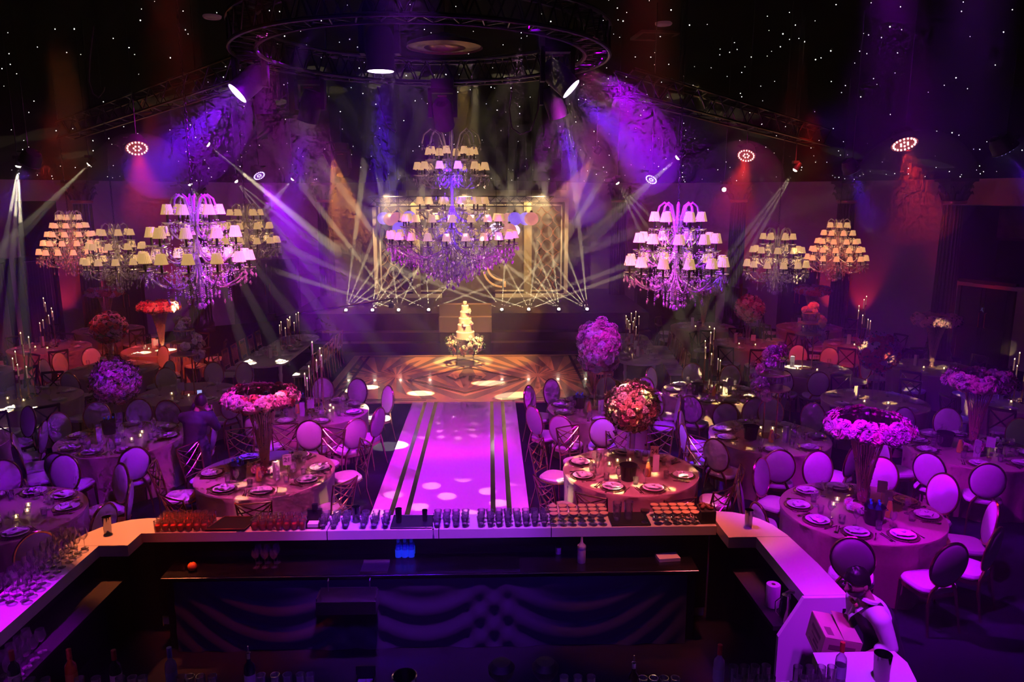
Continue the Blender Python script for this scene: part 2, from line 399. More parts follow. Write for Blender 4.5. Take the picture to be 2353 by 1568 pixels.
# ================================================================ STAGE
m=MB();m.box(-5.3,22.,0,5.3,27.9,1.);struct(m,'floor_stage',mat('stage_black',(.03,.028,.03),.4))
m=MB();m.box(-5.3,21.6,0,5.3,22.,.5);m.box(-5.3,21.25,0,5.3,21.6,.25);struct(m,'trim_stage_step',mat('stage_black'))
YB=25.6
x0,_,zt=D(855,456,YB);x1,_,zb=D(1303,696,YB)
BD=empty('stage_backdrop',((x0+x1)/2,YB,1.),0,'large cream-framed stage backdrop with trellis panels and sequin strips','backdrop')
W=(x1-x0)/2;zb=.0;H=zt-1.;gx=(1010-855)/(1303-855)*2*W-W;gx2=(1134-855)/(1303-855)*2*W-W
m=MB();m.box(-W,.06,.0,W,.12,H);m.build('backing_panel',noise_mat('backdrop_taupe',(.075,.06,.05),(.05,.04,.035),1.2,.35),BD,smooth=False)
def frame(m,inset,t,d0,d1,gap=True):
    a,b=-W+inset,W-inset;c,d=inset,H-inset
    m.box(a,d0,c,a+t,d1,d);m.box(b-t,d0,c,b,d1,d);m.box(a,d0,d-t,b,d1,d)
    m.box(a,d0,c,gx,d1,c+t);m.box(gx2,d0,c,b,d1,c+t)
m=MB();frame(m,0,.12,-.1,.06);m.build('outer_frame',M_cream,BD,smooth=False)
m=MB();frame(m,.2,.045,-.04,.06);m.build('inner_frame',M_cream,BD,smooth=False)
def lat(xa,xb,nm,mt):
    m=MB();w=.4;h=.44;n=int((xb-xa)/w+1)
    for k in range(n+1):
        for s in(-1,1):
            pts=[]
            for i in range(int((H-.5)/.05)+1):
                z=.25+i*.05;x=xa+k*w+s*w/2*.96*(1 if cos(PI*z/h)>0 else -1)*abs(cos(PI*z/h))**.75
                if xa<=x<=xb: pts.append((x,.0,z))
                else:
                    if len(pts)>1: m.tube(pts,.016,4)
                    pts=[]
            if len(pts)>1: m.tube(pts,.016,4)
    m.build(nm,mt,BD)
sl=(952-855)/448*2*W-W;sr=(1210-855)/448*2*W-W
lat(-W+.25,sl-.2,'trellis_panel',M_goldpaint);lat(sr+.25,W-.25,'trellis_panel',mat('rose_gold_trellis',(.85,.4,.25),.25,.8))
def sequin():
    m=noise_mat('gold_sequins',(.1,.07,.03),(1.,.85,.45),70,.3,.4);return m
for k,sx in enumerate((sl,sr)):
    m=MB();m.box(sx-.13,-.06,.1,sx+.13,.05,H-.1);m.build('sequin_strip',sequin(),BD,smooth=False)
m=MB();m.box(sl+.2,.02,.2,sr-.2,.06,H-.2);m.build('centre_panel',noise_mat('centre_panel_grey',(.13,.11,.09),(.1,.085,.07),1.,.3),BD,smooth=False)
m=MB()
cx,_,cz=D(1160,622,YB-.2);cx-=(x0+x1)/2;cz-=1.
for rr,sg in((.62,.0),(.5,.12)):
    m.tube([(cx-.05+rr*cos(a)*1.05,-.2,cz+.0+rr*sin(a)*.9+sg) for a in [PI*1.02+i*.09 for i in range(17)]],.035,6)
m.tube([(cx-.0,-.2,cz-.56),(cx+.0,-.2,cz-.36)],.035,6);m.build('curved_emblem',mat('emblem_gold_glow',(.9,.55,.25),.4,0,(1,.5,.18),.45),BD)
# lettering fragment glimpsed behind the chandelier
# glowing balls
M_bp=emat('ball_violet',(.3,.13,1.),1.1);M_bk=emat('ball_pink',(1.,.3,.32),.75);M_bw=emat('ball_white_violet',(.75,.6,1.),1.9)
BL=[(882,502,M_bp,'violet glowing ball, leftmost above the stage'),(897,504,M_bk,'pink glowing ball touching the leftmost violet ball'),(913,503,M_bk,'round pink glowing ball right of the leftmost pair'),(918,526,M_bp,'violet glowing ball half hidden by the left lampshades of the great chandelier'),(940,499,M_bp,'small violet ball behind the left lampshades'),(1168,504,M_bk,'pink ball behind the bright violet ball right of the great chandelier'),(1183,503,M_bp,'bright violet ball right of the great chandelier'),(1170,529,M_bk,'pink ball tucked behind the whitest glowing ball'),(1180,530,M_bw,'whitest glowing ball, low right of the great chandelier'),(1208,503,M_bp,'violet ball beside the rightmost pink ball'),(1221,503,M_bk,'pink glowing ball, rightmost of all'),(1140,528,M_bw,'white-violet ball behind the lower right lampshades')]
for i,(px,py,mt,lb) in enumerate(BL):
    yy=(24.75,23.75,23.2,22.65)[i%4];p=D(px,py,yy)
    e=empty('glowing_ball',p,0,lb,'ball lamp','glowing balls hung over the stage')
    m=MB();m.ell((0,0,0),.215,.215,.2,20,14);m.build('globe',mt,e)
    m=MB();m.lathe([(.04,.19),(.04,.24),(.012,.25)],10,cap0=True,cap1=True);m.tube([(0,0,.24),(0,0,6.5-p[2])],.006,4);m.build('cord',M_black,e)
# white block in front of the stage
p0=P(1010,747,0.);e=empty('stage_steps',(D(1070,747,21.2)[0],20.95,0),0,'pale step block standing at the stage front behind the cake','steps')
m=MB();m.box(-.74,0,.62,.74,.5,1.05);m.box(-.74,.22,1.05,.74,.5,1.38);m.build('riser',mat('step_grey_mauve',(.22,.18,.2),.5),e,smooth=False)
m=MB();m.box(-.72,.02,0,.72,.5,.62);m.build('plinth',M_black,e,smooth=False)
# ================================================================ CHAIRS
M_rosegold=mat('rose_gold_metal',(.8,.42,.28),.2,1.)
def oval_chair():
    r=empty('oval_back_chair')
    m=MB()
    def cush(w,d,z0,z1,y0):
        def rr(a,k): return (abs(cos(a))**4+abs(sin(a))**4)**-.25*k
        pr=[(.0,z0),(.97,z0),(1.,z0+.02),(1.,z1-.03),(.94,z1-.005),(.6,z1+.012),(.0,z1+.02)]
        m.lathe([(k,z) for k,z in pr],28,(0,y0,0),fn=lambda a,k,z,i: k*(abs(cos(a)/w)**4+abs(sin(a)/d)**4)**-.25)
    cush(.225,.21,.43,.49,.02);m.build('seat',M_leather,r)
    m=MB();m.lathe([(1.01,.385),(1.01,.43)],28,(0,.02,0),fn=lambda a,k,z,i: k*(abs(cos(a)/.222)**4+abs(sin(a)/.207)**4)**-.25);m.build('seat_frame',M_rosegold,r)
    T=Matrix.Rotation(math.radians(-9),3,'X')   # leaning back
    c=Vector((0,-.215,.76))
    m=MB();m.ell(tuple(c),.203,.04,.253,28,12,Matrix.Rotation(math.radians(9),3,'X'));m.build('backrest',M_leather,r)
    m=MB();Rm=Matrix.Rotation(math.radians(9),3,'X')
    m.tube([tuple(c+Rm@Vector((.205*cos(2*PI*i/32),.0,.255*sin(2*PI*i/32)))) for i in range(32)],.014,6,closed=True);m.build('back_frame',M_rosegold,r)
    for s in(-1,1):
        m=MB();m.tube([(s*.19,.19,.42),(s*.195,.2,.2),(s*.2,.21,0)],[.022,.017,.012],8);m.build('leg',M_rosegold,r)
        m=MB();m.tube([(s*.085,-.2,.54),(s*.14,-.18,.44),(s*.17,-.19,.3),(s*.19,-.25,0)],[.016,.022,.018,.012],8);m.build('leg',M_rosegold,r)
    return r
def lattice_chair():
    r=empty('lattice_back_chair')
    m=MB();m.lathe([(k,z) for k,z in[(.0,.44),(.97,.44),(1.,.455),(1.,.475),(.9,.495),(.0,.5)]],28,(0,.02,0),fn=lambda a,k,z,i: k*(abs(cos(a)/.205)**3+abs(sin(a)/.2)**3)**(-1/3));m.build('seat',M_leather,r)
    m=MB();m.tube([(.2*cos(2*PI*i/24)*(abs(cos(2*PI*i/24))**3+abs(sin(2*PI*i/24))**3)**(-1/3),.02+.2*sin(2*PI*i/24)*(abs(cos(2*PI*i/24))**3+abs(sin(2*PI*i/24))**3)**(-1/3),.43) for i in range(24)],.011,6,closed=True);m.build('seat_frame',M_rosegold,r)
    for s in(-1,1):
        m=MB();m.tube([(s*.17,.18,.43),(s*.175,.19,.2),(s*.18,.2,0)],.011,6);m.build('leg',M_rosegold,r)
        m=MB();m.tube([(s*.2,-.3,.94),(s*.19,-.25,.75),(s*.175,-.2,.5),(s*.17,-.2,.3),(s*.19,-.27,0)],.012,6);m.build('leg',M_rosegold,r)
    def bk(u,v): # u -1..1 across, v 0..1 up
        return (u*.195*(.9+.1*v),-.205-.095*v**1.5-.02*(1-u*u),.5+.43*v)
    m=MB();m.tube([bk(-1+i/6,1) for i in range(13)],.011,6);m.build('top_rail',M_rosegold,r)
    m=MB();m.tube([bk(-1+i/6,.05) for i in range(13)],.009,6);m.build('lower_rail',M_rosegold,r)
    m=MB()
    for s in(-1,1):
        for k in range(3):
            v0=.08+.3*k
            m.tube([bk(s*(-1+2*t/10),min(1,v0+.55*(t/10)**1.6*(1 if k<2 else .6))) for t in range(11)],.008,5)
        m.tube([bk(s*(-1+1.0*t/8),.95-.85*(t/8)**.7) for t in range(9)],.008,5)
    m.build('lattice_back',M_rosegold,r);return r
def cross_chair():
    r=empty('cross_back_chair')
    m=MB();m.lathe([(0,.44),(.97,.44),(1,.46),(.95,.485),(0,.49)],20,(0,.02,0),fn=lambda a,k,z,i: k*(abs(cos(a)/.21)**4+abs(sin(a)/.2)**4)**-.25);m.build('seat',M_leather,r)
    for s in(-1,1):
        m=MB();m.tube([(s*.18,.18,.44),(s*.19,.2,0)],[.019,.015],8);m.build('leg',M_darkwood,r)
        m=MB();m.tube([(s*.19,-.27,.9),(s*.185,-.22,.6),(s*.175,-.19,.44),(s*.19,-.25,0)],.017,8);m.build('leg',M_darkwood,r)
    m=MB();m.tube([(-.2+.4*i/10,-.27-.03*sin(PI*i/10),.9) for i in range(11)],.026,6);m.build('top_rail',M_darkwood,r)
    m=MB()
    for s in(-1,1): m.tube([(s*(-.19+.38*i/8),-.2-.08*i/8-.025*sin(PI*i/8),.5+.39*i/8) for i in range(9)],.013,6)
    m.build('cross_brace',M_darkwood,r);return r
def spindle_chair():
    r=empty('spindle_back_chair')
    m=MB();m.cbox((0,.02,.465),.38,.38,.045);m.build('seat',M_leather,r)
    for s in(-1,1):
        m=MB();m.tube([(s*.17,.18,.45),(s*.17,.19,0)],.015,8);m.build('leg',M_gold,r)
        m=MB();m.tube([(s*.18,-.24,.92),(s*.175,-.19,.45),(s*.18,-.22,0)],.015,8);m.build('leg',M_gold,r)
    m=MB();m.tube([(-.18,-.24,.92),(.18,-.24,.92)],.016,6);m.build('top_rail',M_gold,r)
    for a_,b_ in((-.2,.56),(-.23,.84)): m=MB();m.tube([(-.178,a_,b_),(.178,a_,b_)],.011,6);m.build('cross_rail',M_gold,r)
    m=MB()
    for k in range(6): m.tube([(-.14+.056*k,-.2,.56),(-.14+.056*k,-.23,.84)],.008,5)
    m.build('spindles',M_gold,r)['kind']='stuff';return r
CH={'oval':(oval_chair,.77,'white oval-backed chair','oval-backed chairs'),'lattice':(lattice_chair,.72,'gold lattice-backed chair','lattice-backed chairs'),'cross':(cross_chair,.7,'dark cross-backed chair','cross-backed chairs'),'spindle':(spindle_chair,.72,'gold spindle-backed chair','spindle-backed chairs')}
CHAIRS=[]
def put_chair(kind,c,px=None,ang=None,where='',used=None,jit=True,dd=1.38):
    z=CH[kind][1]
    if px is not None:
        q=P(px[0],px[1],z);dx,dy=q[0]-c[0],q[1]-c[1];d=math.hypot(dx,dy);ang=math.atan2(dy,dx);d=min(max(d,1.34),1.6)
    else: d=dd
    CHAIRS.append([kind,c,(d-.21)*cos(ang),(d-.21)*sin(ang),where,R_.uniform(-.12,.12) if jit else 0]);return ang
def settle_chairs(blocks):
    cs=[[k,c,c[0]+dx,c[1]+dy,w,j] for k,c,dx,dy,w,j in CHAIRS];tabs=[t['c'] for t in TB.values()]
    for it in range(220):
        for i,a in enumerate(cs):
            for b in cs[:i]:
                dx,dy=a[2]-b[2],a[3]-b[3];d=math.hypot(dx,dy)
                if d<.57:
                    if d<1e-3: dx,dy,d=1.,0.,1.
                    k=.5*(.575-d)/d;a[2]+=dx*k;a[3]+=dy*k;b[2]-=dx*k;b[3]-=dy*k
            for bx,by,br in blocks:
                dx,dy=a[2]-bx,a[3]-by;d=math.hypot(dx,dy)
                if d<br: a[2]+=dx*(br-d)/d;a[3]+=dy*(br-d)/d
        for a in cs:
            if abs(a[2])<1.47 and 7.5<a[3]<16.: a[2]=math.copysign(1.47,a[2])
            for t in tabs:
                dx,dy=a[2]-t[0],a[3]-t[1];d=math.hypot(dx,dy);own=t[0]==a[1][0] and t[1]==a[1][1];lim=1.14
                if d<lim: a[2]+=dx*(lim-d)/d;a[3]+=dy*(lim-d)/d
                elif own and d>1.42: a[2]-=dx*(d-1.42)/d*.5;a[3]-=dy*(d-1.42)/d*.5
    us={}
    for kind,c,x,y,where,j in cs:
        mk_,z,lb,gr=CH[kind];ang=math.atan2(y-c[1],x-c[0])
        vx,vy=c[0]-CAM[0],c[1]-CAM[1];vl=math.hypot(vx,vy);vx/=vl;vy/=vl;u,w=cos(ang),sin(ang)
        lab='%s at %s of %s'%(lb,clock(u*vy-w*vx,u*vx+w*vy,us.setdefault(where,set())),where)
        inst('chair_'+kind,mk_,(x,y,0),ang+PI/2+j,lab,'chair',gr)
# ================================================================ TABLEWARE
def tablecloth(seed,Rt=.9):
    rr=random.Random(seed);ph=[rr.uniform(0,6.28) for _ in range(4)];n=96;m=MB()
    def fold(a): return .5+.5*sin(11*a+ph[0]+.8*sin(3*a+ph[1]))*.7+.3*sin(17*a+ph[2])
    prof=[(0,.765),(.5,.765),(Rt-.02,.765),(Rt,.762),(Rt+.006,.75),(Rt-.002,.7),(Rt-.012,.55),(Rt-.018,.35),(Rt-.02,.15),(Rt-.018,.012)]
    def fn(a,r,z,k):
        t=max(0,(.75-z)/.74);return r+t**.5*(.06*fold(a)-.04)*(1 if k>4 else 0)
    m.lathe(prof,n,fn=fn);return m
M_charger=mat('charger_gold_glass',(.6,.42,.25),.18,.8)
M_cutlery=mat('cutlery_rose_gold',(.75,.5,.38),.16,1.)
M_glass=glassy('clear_glass',(.97,.97,.98),.32,.05)
M_glass2=glassy('clear_glass_bright',(.96,.96,.97),.45,.1)
M_crystal=glassy('crystal',(.95,.94,.96),.55,.3,.08)
def charger():
    r=empty('charger_plate');m=MB();m.lathe([(0,.001),(.1,.001),(.16,.008),(.163,.01),(.16,.012),(.1,.005),(0,.005)],28);m.build('plate_body',M_charger,r)
    m=MB()
    for k in range(36): m.ell((.163*cos(2*PI*k/36),.163*sin(2*PI*k/36),.011),.0065,.0065,.0065,5,4)
    m.build('beaded_rim',M_charger,r);return r
def plate():
    m=MB();m.lathe([(0,.002),(.08,.002),(.132,.014),(.134,.016),(.13,.018),(.085,.007),(0,.007)],28);return m.build('dinner_plate',M_porcelain)
def napkin():
    m=MB()
    def f(u,v):
        x=(u-.5)*.2;y=(v-.5)*.13;return (x+.01*sin(v*6),y+.008*sin(u*8),.012+.012*sin(u*3.1)*sin(v*3.1)+.004*sin(u*17+v*5))
    m.grid(f,10,7);n=len(m.v);m.grid(lambda u,v:(f(u,v)[0],f(u,v)[1],.002),10,7)
    m.ell((.0,.0,.028),.028,.022,.016,8,6);return m.build('napkin',M_napkin)
def fork():
    m=MB();m.tube([(0,-.1,.004),(0,.02,.006),(0,.045,.006)],[.006,.003,.004],5)
    for k in(-1,0,1): m.tube([(0,.045,.006),(k*.007,.058,.005),(k*.007,.1,.007)],.002,4)
    return m.build('fork',M_cutlery)
def knife():
    m=MB();m.tube([(0,-.11,.005),(0,.0,.005)],[.006,.005],5);m.box(-.006,0,.003,.007,.11,.005);return m.build('knife',M_cutlery)
def spoon():
    m=MB();m.tube([(0,-.1,.004),(0,.05,.006)],[.006,.003],5);m.ell((0,.075,.006),.015,.026,.004,8,4);return m.build('spoon',M_cutlery)
def wine_glass(h=.2,r=.038,mt=None,nm='wine_glass'):
    e=empty(nm);m=MB();m.lathe([(.0,.002),(.034,.002),(.034,.004),(.006,.008)],14);m.build('foot',mt or M_glass,e)
    m=MB();m.lathe([(.004,.006),(.004,h*.45)],8);m.build('stem',mt or M_glass,e)
    m=MB();m.lathe([(.004,h*.45),(.02,h*.5),(r,h*.68),(r*.98,h*.8),(r*.8,h)],16);m.build('bowl',mt or M_glass,e);return e
def tumbler():
    m=MB();m.lathe([(0,.004),(.03,.004),(.032,.02),(.036,.1),(.034,.1),(.029,.012),(0,.012)],16);return m.build('water_glass',M_glass)
def small(key,mk_,loc,rz,label,cat,group,**k): return inst(key,mk_,loc,rz,label,cat,group,**k)
def setting(c,ang,word,tab,level):
    """plates, napkin, cutlery and glasses of one place"""
    u=(cos(ang),sin(ang));t=(-u[1],u[0]);rz=ang+PI/2;z=c[2]
    def at(r,s,dz=0): return (c[0]+u[0]*r+t[0]*s,c[1]+u[1]*r+t[1]*s,z+dz)
    w=' at %s, %s'%(word,tab.replace('the table ','table ',1))
    if level>1: small('charger',charger,at(.7,0),rz,'beaded charger plate'+w,'charger plate','charger plates under the dinner plates')
    dz=.013 if level>1 else 0
    small('plate',plate,at(.7,0,dz),rz,'white dinner plate'+w,'plate','dinner plates')
    small('napkin',napkin,at(.7,0,dz+.0165),rz+R_.uniform(-.5,.5),'folded napkin'+w,'napkin','folded napkins')
    if level>1:
        small('fork',fork,at(.7,.187),rz+PI,'rose-gold fork'+w,'fork','forks');small('knife',knife,at(.7,-.182),rz+PI,'rose-gold knife'+w,'knife','knives')
        small('spoon',spoon,at(.7,-.208),rz+PI,'rose-gold spoon'+w,'spoon','spoons')
        small('tumbler',tumbler,at(.5,-.16+R_.uniform(-.02,.02)),0,'clear water tumbler'+w,'glass','water tumblers')
    small('wine_glass',wine_glass,at(.5,.0+R_.uniform(-.03,.03)),0,'stemmed wine glass'+w,'glass','wine glasses on the tables')
# ================================================================ FLOWERS
def rose_mesh(seed,mats,r=.055):
    rr=random.Random(seed);m=MB();m.ell((0,0,.0),r*.45,r*.45,r*.55,8,5)
    for lay,(n,op,rad,h) in enumerate([(3,.1,.42,.66),(4,.28,.62,.62),(5,.55,.84,.46),(6,.9,1.05,.2)]):
        for k in range(n):
            a0=2*PI*(k+.5*lay)/n+rr.uniform(-.2,.2);wd=2*PI/n*1.22
            def f(u,v):
                a=a0+(u-.5)*wd;q=r*(rad*(.25+.75*v**.6*(1-.1*(2*u-1)**2)));curl=.18*r*max(0,v-.7)*3
                return (q*cos(a)+curl*cos(a0),q*sin(a)+curl*sin(a0),r*(h*sin(v*PI*.62)-.25+.25*(1-op)*v)-curl*op*.6)
            m.grid(lambda u,v:(lambda q_:(q_[0],q_[1],q_[2]+r*.1*v*sin(9*u+a0*3)))(f(u,v)),4,3)
    return m.mesh('rose',mats)
RC_={'blush':(.85,.55,.52),'pink':(.82,.3,.42),'peach':(.85,.5,.33),'cream':(.86,.76,.62),'mauve':(.62,.38,.52),'red':(.6,.08,.09),'white':(.84,.8,.78)}
ROSE={}
for cn,cc in RC_.items():
    mt=noise_mat('petal_'+cn,cc,tuple(min(1,x*1.12) for x in cc),20,.6,sheen=.2)
    ROSE[cn]=[rose_mesh(i*7+len(cn),mt) for i in range(2)]
M_leaf=noise_mat('leaf_green',(.06,.12,.04),(.1,.17,.07),20,.5)
def rose(parent,p,nrm,cols,s=1.,rr=R_):
    cn=rr.choice(cols);q=Vector(nrm).to_track_quat('Z','Y')
    o=mk('rose',rr.choice(ROSE[cn]),parent,p,scale=s*rr.uniform(.8,1.2));o.rotation_mode='QUATERNION';o.rotation_quaternion=q@Matrix.Rotation(rr.uniform(0,6.28),3,'Z').to_quaternion();return o
def leaves(parent,pts,size=.06,seed=1):
    m=MB();rr=random.Random(seed)
    for p,n in pts:
        n=Vector(n).normalized();s=size*rr.uniform(.7,1.3);t=n.orthogonal().normalized();t=Matrix.Rotation(rr.uniform(0,6.28),3,n)@t;b=n.cross(t);p=Vector(p)
        d=(n*.7+t).normalized()
        m.add([tuple(p),tuple(p+d*s*.5+b*s*.28),tuple(p+d*s+n*s*.1),tuple(p+d*s*.5-b*s*.28),tuple(p+d*s*.5+n*s*.08)],[(0,1,4),(1,2,4),(2,3,4),(3,0,4)])
    o=m.build('foliage',M_leaf,parent);o['kind']='stuff';return o
M_strand=mat('gold_strand',(.78,.5,.34),.3,.7)
M_mirrorplate=mat('mirror_plate',(.7,.66,.68),.05,1.)
def ring_vase(cols,seed,n=99):
    def f():
        rr=random.Random(seed);r=empty('flower_ring_vase')
        m=MB();m.lathe([(0,0),(.09,0),(.09,.015),(.05,.03),(.035,.08),(.04,.13),(.05,.15)],20);m.build('base',M_strand,r)
        m=MB()
        prof=[(.045,.13),(.07,.35),(.11,.6),(.165,.82),(.21,1.0)]
        for k in range(34):
            a=2*PI*k/34
            m.tube([(q*cos(a),q*sin(a),z) for q,z in prof],.006,4,caps=False)
        m.build('strand_basket',M_strand,r)
        m=MB()
        for k in range(60):
            a=rr.uniform(0,6.28);t=rr.random();i=min(3,int(t*4));q=prof[i][0]+(prof[i+1][0]-prof[i][0])*(t*4-i);z=prof[i][1]+(prof[i+1][1]-prof[i][1])*(t*4-i)
            m.ell((q*1.04*cos(a),q*1.04*sin(a),z),.008,.008,.012,5,4)
        m.build('crystal_beads',M_crystal,r)['kind']='stuff'
        m=MB();m.lathe([(.0,1.0),(.2,1.0),(.27,1.03),(.33,1.07),(.34,1.085),(.32,1.08),(.22,1.035),(.0,1.02)],36);m.build('mirror_dish',M_mirrorplate,r)
        pts=[]
        for k in range(n):
            a=2*PI*k/n*1.0+rr.uniform(-.05,.05);row=k%3
            q=(.38,.44,.35)[row]+rr.uniform(-.02,.03);z=(1.1,1.03,.99)[row]+rr.uniform(-.03,.03)
            nz=(1.,.25,-.4)[row];pp=(q*cos(a),q*sin(a),z);rose(r,pp,(cos(a),sin(a),nz),cols,1.22,rr);pts.append((pp,(cos(a),sin(a),nz)))
        leaves(r,pts*2,.08,seed)
        return r
    return f
def rose_ball(cols,seed,n=98,R0=.33):
    def f():
        rr=random.Random(seed);r=empty('rose_ball_vase')
        m=MB();m.lathe([(0,.0),(.07,.0),(.075,.01),(.055,.03),(.05,.3),(.06,.62),(.07,.66)],20);m.build('glass_vase',M_glass2,r)
        pts=[]
        for k in range(n):
            z=1-2*(k+.5)/n;q=math.sqrt(1-z*z);a=k*2.39996;nv=(q*cos(a),q*sin(a),z);R1=R0*rr.uniform(.88,1.06)
            pp=(nv[0]*R1,nv[1]*R1,.9+nv[2]*R1*.95);rose(r,pp,nv,cols,1.2,rr);pts.append((pp,nv))
        leaves(r,[((p[0]*.93,p[1]*.93,.9+(p[2]-.9)*.93),n_) for p,n_ in pts]*3,.1,seed)
        m=MB();m.ell((0,0,.9),R0*.82,R0*.82,R0*.8,16,10);m.build('foliage_core',M_leaf,r);return r
    return f
def flower_column(cols,seed,n=95):
    def f():
        rr=random.Random(seed);r=empty('flower_column_stand')
        m=MB();m.lathe([(0,.0),(.14,0),(.14,.012),(0,.014)],20);m.build('base',M_gold,r)
        for k in range(4):
            a=PI/4+k*PI/2;m=MB();m.tube([(.13*cos(a),.13*sin(a),.01),(.13*cos(a),.13*sin(a),.66)],.009,6);m.build('leg',M_gold,r)
        m=MB();m.lathe([(.0,.66),(.22,.66),(.22,.7),(.0,.7)],24)
        for k in range(30): m.tube([(.22*cos(2*PI*k/30),.22*sin(2*PI*k/30),.69),(.22*cos(2*PI*k/30),.22*sin(2*PI*k/30),.6)],.006,4)
        m.build('fringed_platform',M_gold,r)
        pts=[]
        for k in range(n):
            z=1-2*(k+.5)/n;q=math.sqrt(1-z*z);a=k*2.39996;nv=(q*cos(a),q*sin(a),z);s=rr.uniform(.85,1.12)
            pp=(nv[0]*.33*s-.04,nv[1]*.33*s,1.1+nv[2]*.44*s);rose(r,pp,nv,cols,1.6,rr);pts.append((pp,nv))
        m=MB();m.ell((-.04,0,1.1),.28,.28,.4,14,10);m.build('foliage_core',M_leaf,r)
        leaves(r,pts,.08,seed)
        return r
    return f
def tier_stand(cols,seed):
    def f():
        rr=random.Random(seed);r=empty('tiered_flower_stand')
        m=MB();m.lathe([(0,0),(.16,0),(.16,.012),(0,.014)],20);m.build('base',M_gold,r)
        for k in range(2):
            m=MB();m.tube([(-.1+.2*k,0,.01),(-.1+.2*k,0,.75)],.013,6);m.build('leg',M_gold,r)
        for q,z in((.27,.75),(.25,.98),(.18,1.2)):
            m=MB();m.lathe([(0,z),(q-.01,z),(q,z+.01),(q-.01,z+.02),(0,z+.02)],28)
            t=m.build('tier',M_goldpaint,r)
            m=MB()
            for k in range(26):
                a=2*PI*k/26;m.ell((q*cos(a),q*sin(a),z-.04),.008,.008,.045,5,4)
            m.build('crystal_fringe',M_crystal,t)['kind']='stuff'
            if z>.8:
                m=MB();m.lathe([(.15,z-.22),(.15,z)],20);m.build('glass_drum',M_glass2,r)
        for k in range(46):
            a=rr.uniform(-1.2,1.7);z=rr.choice([.72,.8,.95,1.05,1.25,1.32]);q=.27*rr.uniform(.7,1.15) if z<1.2 else .16*rr.uniform(.1,1.1)
            if z>1.2: a=rr.uniform(0,6.28)
            rose(r,(q*cos(a),q*sin(a),z+rr.uniform(-.05,.08)),(cos(a),sin(a),.5),cols,1.2,rr)
        return r
    return f
M_flame=emat('candle_flame',(1.,.62,.22),14.);M_wax=mat('candle_wax',(.85,.76,.6),.5,emit=(1,.55,.25),es=.12)
def candle(h):
    def f():
        e=empty('tall_candlestick');m=MB();m.lathe([(0,0),(.045,0),(.04,.012),(.01,.03),(.007,.05),(.007,h-.25),(.014,h-.22),(.016,h-.2)],12);m.build('holder',M_gold,e)
        m=MB();m.lathe([(.011,h-.2),(.011,h),(.0,h+.002)],10);m.build('candle',M_wax,e)
        m=MB();m.ell((0,0,h+.012),.007,.007,.014,8,6);m.build('flame',M_flame,e);return e
    return f
def votive():
    e=empty('votive_candle');m=MB();m.lathe([(0,.003),(.03,.003),(.034,.06),(.032,.06),(.028,.01)],14);m.build('glass_cup',M_glass2,e)
    m=MB();m.lathe([(.026,.012),(.026,.03),(0,.031)],10);m.build('candle',M_wax,e);m=MB();m.ell((0,0,.044),.009,.009,.016,8,6);m.build('flame',M_flame,e);return e
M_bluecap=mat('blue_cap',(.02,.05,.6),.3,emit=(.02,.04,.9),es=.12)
def ice_bucket():
    e=empty('ice_bucket');m=MB();m.lathe([(0,.003),(.09,.003),(.115,.2),(.12,.205),(.112,.205),(.088,.015),(0,.015)],24);m.build('bucket',M_blackgloss,e)
    m=MB()
    for s in(-1,1): m.tube([(s*.113,-.04,.17),(s*.14,-.035,.165),(s*.14,.035,.165),(s*.113,.04,.17)],.006,6)
    m.build('handles',M_chrome,e);return e
def water_bottle():
    e=empty('water_bottle');m=MB();m.lathe([(0,.0),(.033,.0),(.034,.13),(.03,.16),(.012,.2),(.011,.225)],12);m.build('bottle',glassy('blue_glass',(.5,.6,1.),.3,.1,dcol=(.2,.3,1)),e)
    m=MB();m.lathe([(.013,.215),(.013,.24),(0,.241)],10);m.build('cap',M_bluecap,e);return e
def carafe():
    e=empty('juice_carafe');m=MB();m.lathe([(0,.002),(.042,.002),(.046,.06),(.03,.16),(.022,.2),(.03,.23)],16);m.build('glass',M_glass,e)
    m=MB();m.lathe([(0,.006),(.04,.006),(.043,.06),(.028,.155),(.02,.19),(0,.19)],16);m.build('juice',mat('orange_juice',(.85,.2,.02),.35,emit=(1,.16,.02),es=.05),e);return e
def clear_bottle():
    e=empty('glass_bottle');m=MB();m.lathe([(0,.002),(.042,.002),(.042,.14),(.034,.17),(.013,.21),(.013,.26)],14);m.build('bottle',M_glass2,e)
    m=MB();m.lathe([(.015,.255),(.015,.28),(0,.28)],10);m.build('stopper',M_black,e);m=MB();m.lathe([(.0425,.05),(.0425,.11)],14);m.build('label_band',M_napkin,e);return e
def menu_card():
    m=MB();m.prism([(-.045,-.026),(.045,-.026),(0,.052)],0,.24);o=m.build('menu_block',M_white,smooth=False);return o
def number_card(num):
    def f():
        e=empty('table_number_card');m=MB();m.lathe([(0,0),(.035,0),(.035,.008),(.004,.012),(.004,.16)],12);m.build('stand',M_gold,e)
        m=MB();m.box(-.055,-.003,.15,.055,.003,.3);m.build('card',M_white,e,smooth=False)
        if num:
            me=text_mesh(num,.085,.001,'numerals');me.materials.append(mat('ink',(.03,.02,.04),.6));mk('numerals',me,e,(0,-.0045,.225),(PI/2,0,0))
        return e
    return f
